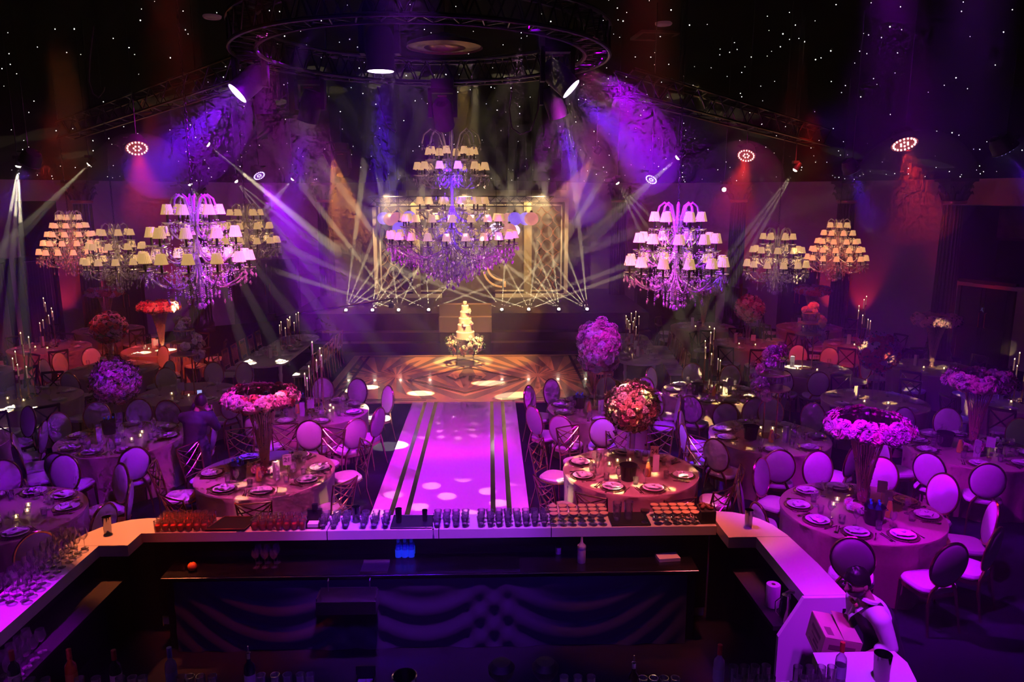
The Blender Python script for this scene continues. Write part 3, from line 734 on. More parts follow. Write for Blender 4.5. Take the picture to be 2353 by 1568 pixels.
# ================================================================ TABLES
TB={
'T1':dict(c=(-2.44,9.66),ref='the left lattice-chair table',st='lattice',lv=2,num='21',ch=[(601,1141),(500,1141),(737,1119),(797,1080),(764,1020),(456,1061),(519,1015),(662,1005),(415,1100)],cp='ring',cols=['pink','blush','red','pink','mauve']),
'T2':dict(c=(2.45,9.6),ref='the right lattice-chair table',st='lattice',lv=2,num='24',ch=[(1397,1140),(1512,1142),(1273,1112),(1270,1062),(1310,1015),(1419,1006),(1515,1014),(1601,1040),(1644,1112),(1640,1150)],cp='ball',cols=['cream','blush','peach','pink','white']),
'T3':dict(c=(4.92,8.2),ref='the table beside the right bar wing',st='oval',lv=2,num='30',ch=[(1884,1081),(1781,1105),(1730,1155),(1780,1195),(2024,1095),(2156,1138),(2214,1193),(2237,1246),(2158,1283),(1962,1259)],cp='ring',cols=['blush','mauve','pink','white']),
'T4':dict(c=(-5.12,8.35),ref='the table beside the left bar wing',st='oval',lv=2,num=None,ch=[(113,1110),(185,1135),(234,1158),(192,1198),(77,1273),(2,1120)],cp=None,cols=[]),
'T5':dict(c=(-5.08,11.2),ref='the table under the violet-lit rose ball',st='oval',lv=2,num=None,ch=[(86,1009),(98,1046),(133,1000),(169,1062),(300,1055),(227,966),(321,955),(474,965),(482,1000)],cp='ball',cols=['mauve','blush','pink','mauve']),
'T6':dict(c=(-2.44,12.6),ref='the left candle table by the dance floor',st='oval',lv=2,num='12',ch=[(744,986),(807,983),(818,903),(861,923),(869,952),(739,898),(628,978)],cp='candles',cols=['blush','mauve']),
'T7':dict(c=(2.47,12.6),ref='the table under the pink flower column',st='oval',lv=2,num='15',ch=[(1225,927),(1214,959),(1281,906),(1271,974),(1381,986),(1390,901),(1494,891),(1523,935)],cp='column',cols=['blush','pink','mauve','white']),
'T8':dict(c=(4.73,13.68),ref='the table with seven tall candles',st='oval',lv=2,num='17',ch=[(1529,878),(1594,866),(1675,870),(1544,920),(1620,938),(1650,958),(1708,936),(1773,925)],cp='candles',cols=['cream','blush']),
'T9':dict(c=(4.86,11.0),ref='the table under the near tiered stand',st='oval',lv=2,num=None,ch=[(1590,979),(1612,1010),(1670,1033),(1785,1054),(1904,1043),(1829,961),(1732,947)],cp='tiers',cols=['blush','pink','mauve']),
'T10':dict(c=(7.6,10.3),ref='the table under the right-edge flower ring',st='oval',lv=2,num='31',ch=[(2193,992),(2319,1005),(2134,1079),(2268,1104),(2060,1037),(2110,985),(2360,1070)],cp='ring',cols=['mauve','blush','pink']),
'T11':dict(c=(7.5,12.95),ref='the dim table under dusky roses',st='cross',lv=1,num=None,ch=[(1891,941),(1972,944),(2083,950),(1911,889),(2090,900)],cp='ball',cols=['red','mauve','red']),
'T12':dict(c=(7.35,15.55),ref='the table under the far tiered stand',st='oval',lv=1,num=None,ch=[(1822,872),(1880,880),(1837,819),(1898,826),(1936,844),(1770,860)],cp='tiers',cols=['cream','blush','white']),
'T13':dict(c=(10.1,15.6),ref='the gold-lit table by right doors',st='cross',lv=1,num=None,ch=[],n=7,cp='ring',cols=['mauve','blush']),
'T14':dict(c=(9.8,18.1),ref='the red-lit candle table on the right',st='cross',lv=1,num='19',ch=[],n=7,cp='candles',cols=['red','mauve']),
'T15':dict(c=(7.,18.3),ref='the red-lit table under orange roses',st='cross',lv=1,num='18',ch=[(1687,815),(1726,817),(1770,812)],n=6,cp='ball',cols=['peach','red','peach']),
'T16':dict(c=(6.6,20.85),ref='the dark table right of the stage',st='cross',lv=1,num=None,ch=[],n=6,cp='ring',cols=['mauve','red']),
'T17':dict(c=(9.6,20.7),ref='the dark red table by third right column',st='cross',lv=1,num=None,ch=[],n=6,cp='ring',cols=['red','mauve']),
'T18':dict(c=(-10.2,18.4),ref='the red-lit candle table on the left',st='cross',lv=1,num=None,ch=[],n=7,cp='candles',cols=['red','mauve']),
'T19':dict(c=(-7.35,18.1),ref='the red-lit table under red flowers',st='cross',lv=1,num='8',ch=[(300,806),(344,815),(422,815)],n=6,cp='ring',cols=['red','peach','red']),
'T20':dict(c=(-7.9,13.6),ref='the left cross-chair candle table',st='cross',lv=1,num=None,ch=[(103,958),(196,933),(13,962),(130,880)],cp='candles',cols=['mauve']),
'T21':dict(c=(-7.5,15.95),ref='the table under the dark far-left rose ball',st='oval',lv=1,num=None,ch=[(152,849),(201,833),(252,826),(321,824),(366,833),(384,855),(185,873)],cp='ball',cols=['mauve','red','mauve']),
'T22':dict(c=(-5.07,13.85),ref='the table under the left tiered stand',st='oval',lv=1,num='9',ch=[(381,875),(386,933),(489,860),(563,860),(511,925)],cp='tiers',cols=['cream','blush','white']),
'T23':dict(c=(-10.,20.9),ref='the dark table by the left corner column',st='cross',lv=1,num=None,ch=[],n=5,cp='ring',cols=['red','mauve']),
'T24':dict(c=(-10.4,15.6),ref='the dim table at the far left edge',st='cross',lv=1,num=None,ch=[],n=6,cp=None,cols=[]),
'T25':dict(c=(10.1,12.85),ref='the candle table at the right edge',st='cross',lv=1,num=None,ch=[(2322,947),(2200,935)],n=5,cp='candles',cols=['mauve']),
'T26':dict(c=(-7.6,10.9),ref='the table cut by the left edge',st='oval',lv=1,num=None,ch=[(14,1015),(20,980)],cp='ring',cols=['mauve','pink','blush']),
}
for ti,(k,t) in enumerate(TB.items()):
    c=(t['c'][0],t['c'][1],.766);ref=t['ref'];lv=t['lv']
    tb=empty('banquet_table',(c[0],c[1],0),R_.uniform(0,6),'round banquet table under floor-length champagne cloth, '+ref.replace('the ','').replace(' table','',1)+' one' if False else 'round champagne-clothed banquet table: '+ref,'table','round banquet tables')
    key='cloth%d'%(ti%4)
    if key not in PROTO: PROTO[key]=tablecloth(ti).mesh('tablecloth',M_cloth)
    mk('tablecloth',PROTO[key],tb)
    used=set();angs=[]
    for px in t['ch']: angs.append(put_chair(t['st'],c,px=px,where=ref,used=used))
    if 'n' in t:
        for i in range(t['n']):
            a=2*PI*i/t['n']+ti
            if all(abs((a-b+PI)%(2*PI)-PI)>.62 for b in angs): angs.append(put_chair(t['st'],c,ang=a,where=ref,used=used))
    # places: at the chairs, and where a chair is hidden the place still shows
    angs=sorted(a%(2*PI) for a in angs);pl=[]
    for a in angs:
        if not pl or a-pl[-1]>.6: pl.append(a)
    if len(pl)>1 and pl[0]+2*PI-pl[-1]<.6: pl.pop()
    ext=[]
    for i in range(len(pl)):
        g=(pl[(i+1)%len(pl)]-pl[i])%(2*PI)
        n=int(g/.62)-1 if lv>1 else int(g/.8)-1
        for j in range(n): ext.append(pl[i]+g*(j+1)/(n+1))
    vx,vy=c[0]-CAM[0],c[1]-CAM[1];vl=math.hypot(vx,vy);vx/=vl;vy/=vl;used2=set()
    for a in pl+ext:
        u,w=cos(a),sin(a);setting(c,a,clock(u*vy-w*vx,u*vx+w*vy,used2),ref,lv)
    on=' on '+ref
    a0_={'T1':215,'T2':255,'T3':265,'T5':140,'T7':170,'T8':210,'T9':200}.get(k,150)
    def loc(r,deg): a=math.radians(deg);return (c[0]+r*cos(a),c[1]+r*sin(a),c[2])
    cp=t['cp'];cols=t['cols'];fw={'pink':'pink','blush':'blush','red':'red','mauve':'dusky mauve','cream':'cream','peach':'peach','white':'white'}.get(cols[0] if cols else '','')
    if cp=='ring':
        e=ring_vase(cols,ti)();e.location=c;tag(e,'trumpet vase with %s flower ring%s'%(fw,on),'vase','flower-ring vases')
    elif cp=='ball':
        e=rose_ball(cols,ti)();e.location=c;tag(e,'%s rose ball on glass vase%s'%(fw,on),'vase','rose-ball vases')
    elif cp=='column':
        e=flower_column(cols,ti)();e.location=c;tag(e,'column of pink flowers on gold legs'+on,'flower stand')
    elif cp=='tiers':
        e=tier_stand(cols,ti)();e.location=c;tag(e,'gold tiered stand with %s roses%s'%(fw,on),'flower stand','tiered flower stands')
        e.rotation_euler.z=2.4 if k=='T9' else .0
    elif cp=='candles':
        rr=random.Random(ti)
        hs=[1.2,1.1,.95,.85,.75,.65,.6]
        for i,h in enumerate(hs):
            a=2*PI*i/7+ti;q=.15 if i else .02
            inst('candle%d'%i,candle(h),(c[0]+q*cos(a),c[1]+q*sin(a),c[2]),0,'%s lit candlestick%s'%(('tallest','second tallest','third tallest','middle-height','third shortest','second shortest','shortest')[i],on),'candlestick','tall candlesticks')
        e=empty('low_flower_posy',loc(.3,a0_+308),0,'low %s rose posy by the candles%s'%(fw,on),'flowers','low posies')
        for i in range(14):
            a=rr.uniform(0,6.28);q=.1*math.sqrt(rr.random());rose(e,(q*cos(a),q*sin(a),.075+.05*(1-q/.1)),(cos(a)*q*8,sin(a)*q*8,1),cols,1.,rr)
        m=MB();m.ell((0,0,.03),.1,.1,.03,12,6);m.build('foliage',M_leaf,e)
    if cp in('ring',) and lv>1:
        rr=random.Random(ti);e=empty('base_flower_wreath',c,0,'low %s wreath round the vase foot%s'%(fw,on),'flowers','flower wreaths at vase feet')
        for i in range(22):
            a=2*PI*i/22;q=.145+rr.uniform(-.02,.02);rose(e,(q*cos(a),q*sin(a),.065+rr.uniform(0,.03)),(cos(a),sin(a),1.2),cols,.85,rr)
    if lv>1:
        a0={'T1':215,'T2':255,'T3':265,'T5':140,'T7':170,'T8':210,'T9':200}.get(k,150)
        b=loc(.355,a0);ib=inst('ice_bucket',ice_bucket,b,0,'black ice bucket'+on,'ice bucket','black ice buckets')
        if k in('T1','T3','T7','T6','T5'):
            for i in range(4):
                a=i*PI/2+.4;inst('bucket_bottle',water_bottle,(b[0]+.05*cos(a),b[1]+.05*sin(a),b[2]+.03),0,'blue-capped bottle, %s in bucket%s'%(('back right','back left','front left','front right')[i],on),'bottle','blue-capped bottles in ice buckets',rot=(-.05*sin(a),.05*cos(a),0))
        inst('carafe',carafe,loc(.3,a0+55),0,'orange juice carafe'+on,'carafe','orange juice carafes')
        inst('menu',menu_card,loc(.33,a0+95),1.2+ti,'white three-sided menu block'+on,'menu card','menu blocks')
        inst('clearbottle',clear_bottle,loc(.36,a0+150),0,'clear black-stoppered bottle'+on,'bottle','clear bottles')
        for i in range(3): inst('votive',votive,loc(.3,a0+185+35*i),0,'%s votive candle past the clear bottle%s'%(('first','second','third')[i],on),'candle','votive candles')
    else:
        inst('menu',menu_card,loc(.3,150),1.2+ti,'white three-sided menu block'+on,'menu card','menu blocks')
        for i in range(2): inst('votive',votive,loc(.3,210+80*i),0,'votive candle on the %s side%s'%(('near left','near right')[i],on.replace(' on ',' of ')),'candle','votive candles')
    if t['num']:
        e=number_card(t['num'] if t['num'] in('21','24') else None)();e.location=loc(.36,a0_+122);e.rotation_euler.z=math.atan2(vx,-vy)*-1+PI if False else -math.atan2(vx,vy);tag(e,'white number card on a gold stand'+on,'number card','table number cards')
# ---------------------------------------------------------------- long head tables
def long_table(side,a,b,ref):
    A=P(*a,.76);B=P(*b,.76);cx,cy=(A[0]+B[0])/2,(A[1]+B[1])/2;L=math.dist(A,B);ang=math.atan2(B[1]-A[1],B[0]-A[0])
    e=empty('long_banquet_table',(cx,cy,0),ang,ref,'table','long head tables')
    h=L/2;w=.5
    out=[(h-w+w*cos(PI*i/12-PI/2),w*sin(PI*i/12-PI/2)) for i in range(13)]+[(-h+w+w*cos(PI*i/12+PI/2),w*sin(PI*i/12+PI/2)) for i in range(13)]
    m=MB();m.prism(out,.72,.76);m.build('tabletop',M_white,e)
    for sx in(-1,1):
        for sy in(-1,1):
            m=MB();m.lathe([(.03,0),(.05,.03),(.03,.08),(.045,.2),(.03,.3),(.05,.45),(.035,.5),(.045,.6),(.05,.72)],14,(sx*(h-.55),sy*.32,0));m.build('leg',M_white,e)
    def W(x,y,z=.762): return (cx+x*cos(ang)-y*sin(ang),cy+x*sin(ang)+y*cos(ang),z)
    n=int(L/.62)
    sd={1:'far',-1:'near'}
    for i in range(n):
        x=-h+.5+(L-1.)*i/(n-1)
        for sy in(-1,1):
            nm='%s place from near end, %s side of %s'%(ORD[i],('left' if sy>0 else 'right'),'the %s long table'%side)
            inst('plate',plate,W(x,sy*.33),0,'white dinner plate, '+nm,'plate','dinner plates');inst('napkin',napkin,W(x,sy*.33,.779),ang,'folded napkin, '+nm,'napkin','folded napkins')
            inst('wine_glass',wine_glass,W(x+.12,sy*.2),0,'wine glass, '+nm,'glass','wine glasses on the tables')
            q=W(x,sy*.86,0);rz=ang+(PI if sy>0 else 0)
            inst('chair_spindle',spindle_chair,q,rz,'gold spindle-backed chair, '+nm,'chair','spindle-backed chairs')
    for j,x in enumerate((h*.1,h*.5)):
        q=W(x,0)
        for i in range(5):
            inst('lcandle%d'%i,candle([.72,.66,.6,.54,.48][i]),(q[0]+.13*cos(i*1.26),q[1]+.13*sin(i*1.26),q[2]),0,'%s candlestick in the %s cluster on the %s long table'%(('tallest','second tallest','middle','second shortest','shortest')[i],('nearer','farther')[j],side),'candlestick','tall candlesticks')
    for j,x in enumerate((-h*.45,-h*.1,h*.3)):
        q=W(x,.02);rr=random.Random(j);f=empty('low_flower_posy',q,0,'%s low rose posy from the near end of the %s long table'%(ORD[j],side),'flowers','low posies')
        for i in range(12):
            a_=rr.uniform(0,6.28);p_=.12*math.sqrt(rr.random());rose(f,(p_*cos(a_),p_*sin(a_),.08),(cos(a_)*p_*8,sin(a_)*p_*8,1),['mauve','blush'],1.1,rr)
        inst('menu',menu_card,W(x-.2,0),1+j,'white menu block beside the %s posy of the %s long table'%(ORD[j],side),'menu card','menu blocks')
        inst('votive',votive,W(x+.18,.1),0,'votive candle behind the %s posy of the %s long table'%(ORD[j],side),'candle','votive candles')
long_table('left',(592,843),(700,768),'long white rounded banquet table running back left of the dance floor')
long_table('right',(1476,838),(1440,766),'long white rounded banquet table running back right of the dance floor')
settle_chairs([(-3.72,10.75,.62),(-5.05,26.3,.6)])
# ================================================================ BAR
ZB=1.15
def slab(mb,pts,z0,z1): mb.prism(pts,z0,z1)
M_bartop=noise_mat('bar_top_white',(.8,.77,.77),(.78,.74,.75),2.5,.14)
M_inner=mat('bar_interior_black',(.012,.011,.013),.5)
FR=empty('bar_counter',(0,0,0),0,'long white front bar counter between the two corner pieces','bar counter','sections of the U-shaped bar')
m=MB();m.prism([(-2.86,7.0),(2.83,7.0),(2.83,7.36),(-2.86,7.36)],1.055,ZB);m.build('countertop',M_bartop,FR,smooth=False)
m=MB();m.box(-2.86,7.28,0,2.83,7.34,1.05);m.build('front_panel',M_white,FR,smooth=False)
m=MB();m.box(-2.86,7.24,.12,2.83,7.275,1.05);m.build('inner_panel',M_inner,FR,smooth=False)
for x in(-1.05,.05,1.17):
    m=MB();m.box(x-.004,6.997,1.055,x+.004,7.2,ZB+.0008);m.lathe([(0,1.03),(.02,1.03),(.02,1.05),(0,1.055)],10,(x,7.03,0));m.build('joint_seam',M_inner,FR)
def wing(s):
    e=empty('bar_counter',(0,0,0),0,'%s white bar wing with rounded outer corner, running towards the camera'%('left' if s<0 else 'right'),'bar counter','sections of the U-shaped bar')
    ye=5.655 if s>0 else 4.75
    inn=[(3.16,ye),(3.14,6.74),(2.87,6.74),(2.86,7.0)];out=[(2.86,7.36),(2.95,7.36),(3.1,7.33),(3.22,7.26),(3.32,7.16),(3.4,7.02),(3.46,6.78),(3.51,6.2),(3.52,ye)]
    pts=[(s*x,y) for x,y in inn+out];m=MB();m.prism(pts if s<0 else pts,1.04,ZB)
    m.build('countertop',M_bartop,e,smooth=False)
    pan=[(3.44,ye+.05),(3.42,6.7),(3.35,7.0),(3.2,7.2),(2.95,7.3)]
    m=MB();p2=[(s*x,y) for x,y in pan]+[(s*(x-.06),y-.03) for x,y in reversed(pan)];m.prism(p2,0,1.04);m.build('outer_panel',M_white,e,smooth=False)
    m=MB();p2=[(s*(x-.075),y-.035) for x,y in pan]+[(s*(x-.1),y-.05) for x,y in reversed(pan)];m.prism(p2,0,1.04);m.build('inner_panel',M_inner,e,smooth=False)
    m=MB();m.prism([(s*2.94,ye+.05),(s*2.9,6.7),(s*3.3,6.7),(s*3.33,ye+.05)],.8,.84);m.build('work_shelf',M_inner,e,smooth=False)
    m=MB();m.box(min(s*2.9,s*3.5),6.742,1.1502,max(s*2.9,s*3.5),6.746,1.1508);m.build('joint_seam',M_inner,e,smooth=False)
    if s>0: # end panel facing the camera
        pf=[(3.14,1.149),(3.52,1.149),(3.52,1.05),(3.47,1.05),(3.47,0),(2.95,0),(2.95,.8),(3.11,1.09)]
        m=MB();n=len(pf);vs=[(x,ye-.045,z) for x,z in pf]+[(x,ye-.004,z) for x,z in pf];m.add(vs,[tuple(range(n)),tuple(reversed(range(n,2*n)))]+[(i,n+i,n+(i+1)%n,(i+1)%n) for i in range(n)]);m.build('end_panel',M_white,e,smooth=False)
wing(-1);wing(1)
# lower work counter inside, with steel top and swagged dark cloth
WC=empty('work_counter',(0,0,0),0,'low dark work counter with steel edge running along the inside of the front bar','counter')
m=MB();m.box(-2.6,6.77,.76,2.6,7.2,.8);m.build('worktop',mat('dark_steel',(.08,.08,.1),.25,.9),WC,smooth=False)
m=MB();m.tube([(-2.6,6.76,.79),(2.6,6.76,.79)],.008,8);m.build('edge_rail',MATS['dark_steel'],WC)
m=MB();m.box(-2.6,6.85,.0,2.6,7.2,.755);m.build('cabinet',M_inner,WC,smooth=False)
m=MB()
def swag(u,v):
    x=-2.5+5.*u;z=.74*(1-v)+.005
    f=0
    for c,w in((-1.5,1.05),(-.1,.95),(1.4,1.1)):
        q=(x-c)/w
        if abs(q)<1.: 
            sag=.95*(1-q*q);f+=.022*sin((v-sag)*17)*max(0,1-q*q)**.5
    return (x,6.80-.02*v+f*.8*min(1,v*3)-.01,z)
m.grid(swag,120,30);o=m.build('swagged_cloth',noise_mat('navy_cloth',(.022,.02,.06),(.018,.016,.05),9,.8,sheen=.2));tag(o,'dark navy cloth swagged along the inside work counter','cloth')
# ---- things on the work counter
def six():
    p=P(930,1291,.8)
    for i in range(3):
        for j in range(2):
            e=empty('water_bottle',(p[0]-.065+.065*i,p[1]+.03+.068*j,.8),0,'blue-labelled water bottle, %s of the %s row in the lit pack'%(('left','middle','right')[i],('front','back')[j]),'bottle','blue bottles on the work counter')
            m=MB();m.lathe([(0,.0),(.03,0),(.031,.05),(.031,.13),(.027,.16),(.012,.19),(.012,.205)],14);m.build('bottle',glassy('blue_glass'),e)
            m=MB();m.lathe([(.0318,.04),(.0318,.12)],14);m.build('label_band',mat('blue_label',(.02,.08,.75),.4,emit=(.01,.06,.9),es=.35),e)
            m=MB();m.lathe([(.014,.195),(.014,.222),(0,.224)],10);m.build('cap',M_bluecap,e)
six()
p=P(862,1306,.8);e=empty('drip_tray',(p[0],p[1],.803),0,'flat stainless drip tray left of the blue bottle pack','tray')
m=MB();m.box(-.13,-.12,.0,.13,.12,.012);m.box(-.13,-.12,.012,.13,-.11,.025);m.box(-.13,.11,.012,.13,.12,.03);m.build('tray_body',M_steel,e,smooth=False)
p=P(804,1340,.7);e=empty('speed_rail',(-.8,6.62,.52),0,'open stainless speed rail trough hung on the work counter front','trough')
m=MB();m.box(-.28,-.09,0,.28,.1,.01);m.box(-.28,-.09,.01,.28,-.08,.13);m.box(-.28,-.08,.01,-.27,.1,.16);m.box(.27,-.08,.01,.28,.1,.16);m.box(-.27,.09,.01,.27,.1,.18);m.build('trough_body',M_steel,e,smooth=False)
m=MB()
for s in(-1,1): m.tube([(s*.2,.08,.15),(s*.2,.1,.24),(s*.2,.14,.25)],.008,6)
m.build('hooks',M_steel,e)
e=empty('ice_well',(.35,6.98,.803),0,'shallow steel ice well right of the blue bottle pack','ice well');m=MB();m.box(-.5,-.17,0,.5,.17,.012);m.box(.1,-.17,.012,.11,.17,.016);m.build('lid',mat('blue_steel',(.3,.32,.4),.22,1.),e,smooth=False)
def spirit(h=.31,body=(.02,.02,.03),lab=(.6,.55,.5),cap=(.3,.02,.03),clear=False,pour=False):
    def f():
        e=empty('spirit_bottle');mt=glassy('bottle_clear',(.9,.9,.95),.4,.16,dcol=(.7,.7,.9)) if clear else mat('bottle_%d'%int(sum(body)*999),body,.12,coat=.5)
        m=MB();m.lathe([(0,0),(.036,0),(.038,.01),(.038,.17),(.033,.2),(.015,.225),(.013,h-.03)],18);m.build('bottle_body',mt,e)
        m=MB();m.lathe([(.0386,.05),(.0386,.14)],18);m.build('label_band',mat('label_%d'%int(sum(lab)*999),lab,.7),e)
        m=MB()
        if pour: m.lathe([(.015,h-.06),(.015,h-.02),(.006,h-.015),(.004,h+.03),(0,h+.03)],10);m.build('pourer',M_chrome,e)
        else: m.lathe([(.0165,h-.07),(.0165,h),(0,h+.002)],12);m.build('cap',mat('cap_%d'%int(sum(cap)*999),cap,.4),e)
        return e
    return f
def pale_bottle():
    e=empty('dispenser_bottle');m=MB();m.lathe([(0,0),(.04,0),(.042,.02),(.042,.15),(.03,.19),(.014,.21),(.01,.27)],14);m.build('bottle_body',mat('pale_plastic',(.45,.4,.5),.4),e);m=MB();m.lathe([(.043,.15),(.045,.16),(.043,.18)],14);m.build('shoulder_ring',M_porcelain,e);return e
p=P(1336,1292,.8);e=pale_bottle();e.location=p;tag(e,'pale dispenser bottle standing on the work counter under the coupes','bottle')
p=P(1283,1272,.8);e=empty('white_jar',(p[0],p[1],.8),0,'small white jar left of the pale dispenser bottle','jar');m=MB();m.lathe([(0,0),(.03,0),(.03,.07),(.027,.075)],12);m.build('jar_body',M_porcelain,e);m=MB();m.lathe([(.031,.07),(.031,.085),(0,.087)],12);m.build('lid',M_black,e)
p=P(1534,1284,.8);e=empty('folded_towel',(p[0],p[1],.8),.1,'folded bar towel on the work counter below the right coupes','towel');m=MB();m.box(-.11,-.07,0,.11,.07,.018);m.box(-.11,-.07,.02,.11,.06,.034);m.build('towel_layers',M_napkin,e)
p=P(375,1345,.8);e=empty('orange',(-2.35,6.9,.8),0,'single orange on the dark work counter below the left red tumblers','fruit');m=MB();m.ell((0,0,.045),.045,.045,.043,16,10);m.build('fruit_body',noise_mat('orange_peel',(.75,.22,.03),(.6,.15,.02),60,.5,bump=.2),e);m=MB();m.ell((0,0,.088),.006,.006,.004,6,4);m.build('stem_end',M_leaf,e)
for i in range(6):
    inst('backwine',lambda: wine_glass(.19,.038,M_glass,'bar_wine_glass'),(-1.75+.09*(i%3),6.95+.1*(i//3),.8),0,'upright wine glass on the work counter, %s of the %s row by the speed rail'%(('left','middle','right')[i%3],('front','back')[i//3]),'glass','glasses on the work counter')
# right wing shelf
e=empty('paper_roll',(3.05,6.03,.842),0,'white paper towel roll on the right wing shelf','paper roll');m=MB();m.lathe([(.018,0),(.06,0),(.062,.005),(.062,.2),(.058,.205),(.018,.205),(.018,.0)],24);m.build('roll',M_napkin,e);m=MB();m.lathe([(.0175,.0),(.0175,.204)],14);m.build('core',mat('cardboard',(.42,.27,.15),.8),e)
e=empty('steel_flask',(3.06,5.77,.842),0,'tall steel vacuum jug with curved handle on the right wing shelf','jug');m=MB();m.lathe([(0,0),(.05,0),(.055,.02),(.052,.15),(.04,.22),(.036,.25),(0,.26)],20);m.build('jug_body',M_chrome,e);m=MB();m.tube([(.0,0,.26),(.03,-.01,.285),(.06,-.02,.28)],[.02,.018,.012],8);m.build('spout',M_chrome,e);m=MB();m.tube([(-.05,0,.22),(-.085,0,.19),(-.085,0,.1),(-.052,0,.06)],.009,6);m.build('handle',M_chrome,e)
for i in range(10):
    inst('shelfglass',lambda: wine_glass(.2,.04,M_glass2,'bar_wine_glass'),(-3.0-.11*(i%2),5.12+.1*(i//2),.84),0,'wine glass on dim left wing shelf, %s from camera in %s row'%(ORD[i//2],('inner','outer')[i%2]),'glass','glasses on the left wing shelf')
# ---- glasses on the bar top
M_glass2=glassy('bar_glass',(.96,.96,.97),.62,.07,.03)
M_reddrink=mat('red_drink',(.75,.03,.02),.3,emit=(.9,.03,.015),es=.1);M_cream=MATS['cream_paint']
M_foam=mat('cream_drink',(.85,.55,.36),.4);M_water=mat('clear_drink',(.5,.45,.5),.1,trans=.0);M_espresso=mat('espresso_drink',(.12,.04,.03),.3)
def tumb(drink,h=.11,r=.034,fill=.6,flare=.0,nm='tumbler'):
    def f():
        e=empty(nm);m=MB();m.lathe([(0,.003),(r*.86,.003),(r,h*.3),(r+flare,h),(r+flare-.002,h),(r*.8,.012),(0,.012)],16);m.build('glass',M_glass2,e)
        if drink:
            m=MB();m.lathe([(0,.013),(r*.78,.013),(r*.9+flare*.5,h*fill),(0,h*fill)],14);m.build('drink',drink,e)
        return e
    return f
def coupe(drink):
    def f():
        e=empty('coupe_glass');m=MB();m.lathe([(0,.002),(.036,.002),(.036,.004),(.005,.008)],16);m.build('foot',M_glass2,e)
        m=MB();m.lathe([(.004,.006),(.004,.085)],8);m.build('stem',M_glass2,e)
        m=MB();m.lathe([(.004,.085),(.025,.092),(.044,.112),(.047,.14)],18);m.build('bowl',M_glass2,e)
        m=MB();m.lathe([(0,.092),(.024,.095),(.041,.113),(.0435,.132),(0,.134)],16);m.build('drink',drink,e);return e
    return f
def rows(key,mk_,x0,x1,nx,y0,dy,ny,lab,cat,grp,stag=.0,wh=''):
    for j in range(ny):
        for i in range(nx):
            x=x0+(x1-x0)*(i+.5*stag*(j%2))/max(1,nx-1)+R_.uniform(-.004,.004)
            rw=('front','second','third','back','fifth')[j] if j<ny-1 else 'back'
            inst(key,mk_,(x,y0+dy*j,ZB),0,'%s, %s from left in the %s row %s'%(lab,ORD[i] if i<12 else 'last',rw,wh),cat,grp)
rows('redt',tumb(M_reddrink),-2.72,-2.26,7,7.045,.075,4,'red drink tumbler','glass','red drinks, left cluster',wh='left of the slanted tray')
rows('redt',tumb(M_reddrink),-1.77,-1.3,7,7.045,.078,3,'red drink tumbler','glass','red drinks, second cluster',wh='right of the slanted tray')
rows('shot',tumb(M_water,.11,.028,.35,.012,'shot_glass'),-1.1,-.88,3,7.05,.085,3,'flared shot glass','glass','shot glasses',wh='left of the steel tin')
rows('shot',tumb(M_water),-.7,-.48,3,7.05,.085,3,'flared shot glass','glass','shot glasses',wh='right of the steel tin')
rows('shot',tumb(M_water),.03,.31,4,7.05,.085,3,'flared shot glass','glass','shot glasses',wh='right of the black jigger mat')
rows('shot',tumb(M_water),.47,1.1,8,7.05,.085,3,'flared shot glass','glass','shot glasses',wh='left of the big coupe cluster')
rows('coupe',coupe(M_foam),1.2,1.7,6,7.055,.095,3,'cream coupe cocktail','glass','coupes, large cluster',wh='of the large coupe cluster')
rows('coupe',coupe(M_foam),2.25,2.62,5,7.055,.095,3,'cream coupe cocktail','glass','coupes, right cluster',wh='of the right coupe cluster')
e=empty('bar_tray',(-2.03,7.17,ZB+.002),0,'slanted dark tray between the two clusters of red drinks','tray');m=MB();m.prism([(-.22,-.15),(.17,-.15),(.22,.15),(-.13,.15)],0,.02);m.build('tray_base',M_black,e,smooth=False);m=MB();m.tube([(-.22,-.15,.022),(.17,-.15,.022),(.22,.15,.022),(-.13,.15,.022)],.006,5,closed=True);m.build('tray_rim',mat('rim_copper',(.5,.2,.12),.3,.7),e)
e=empty('napkin_caddy',(-1.2,7.12,ZB),0,'black bar caddy holding napkins beside the first shot glasses','caddy');m=MB();m.box(-.07,-.07,0,.07,.07,.015);m.box(-.07,.03,.015,.07,.07,.16);m.box(-.07,-.07,.015,-.06,.03,.07);m.box(.06,-.07,.015,.07,.03,.07);m.box(-.02,.02,.16,.03,.06,.22);m.build('caddy_body',M_black,e,smooth=False);m=MB();m.box(-.055,-.065,.016,.055,.02,.05);m.build('napkin_stack',M_napkin,e,smooth=False)
def tin(h=.17,r=.042,mt=None): 
    def f():
        m=MB();m.lathe([(0,.002),(r*.8,.002),(r*.82,.01),(r,h),(r*.96,h),(r*.78,.012),(0,.012)],24);return m.build('shaker_tin',mt or M_chrome)
    return f
inst('tin',tin(),(-.795,7.2,ZB),0,'polished steel shaker tin between two groups of shot glasses','shaker','shaker tins')
inst('tin',tin(),(-3.19,7.02,ZB),0,'copper-tinted shaker tin on the left rounded bar corner','shaker','shaker tins')
inst('tin',tin(),(3.15,7.0,ZB),0,'copper-tinted shaker tin on the right rounded bar corner','shaker','shaker tins')
def barmat(x0,x1,lb):
    e=empty('bar_mat',((x0+x1)/2,7.17,ZB+.002),0,lb,'bar mat','bar mats');w=(x1-x0)/2;m=MB();m.box(-w,-.15,0,w,.15,.012);m.build('mat_base',M_black,e,smooth=False)
    m=MB();m.tube([(-w,-.15,.012),(w,-.15,.012),(w,.15,.012),(-w,.15,.012)],.006,5,closed=True);m.build('mat_rim',M_blackgloss,e)
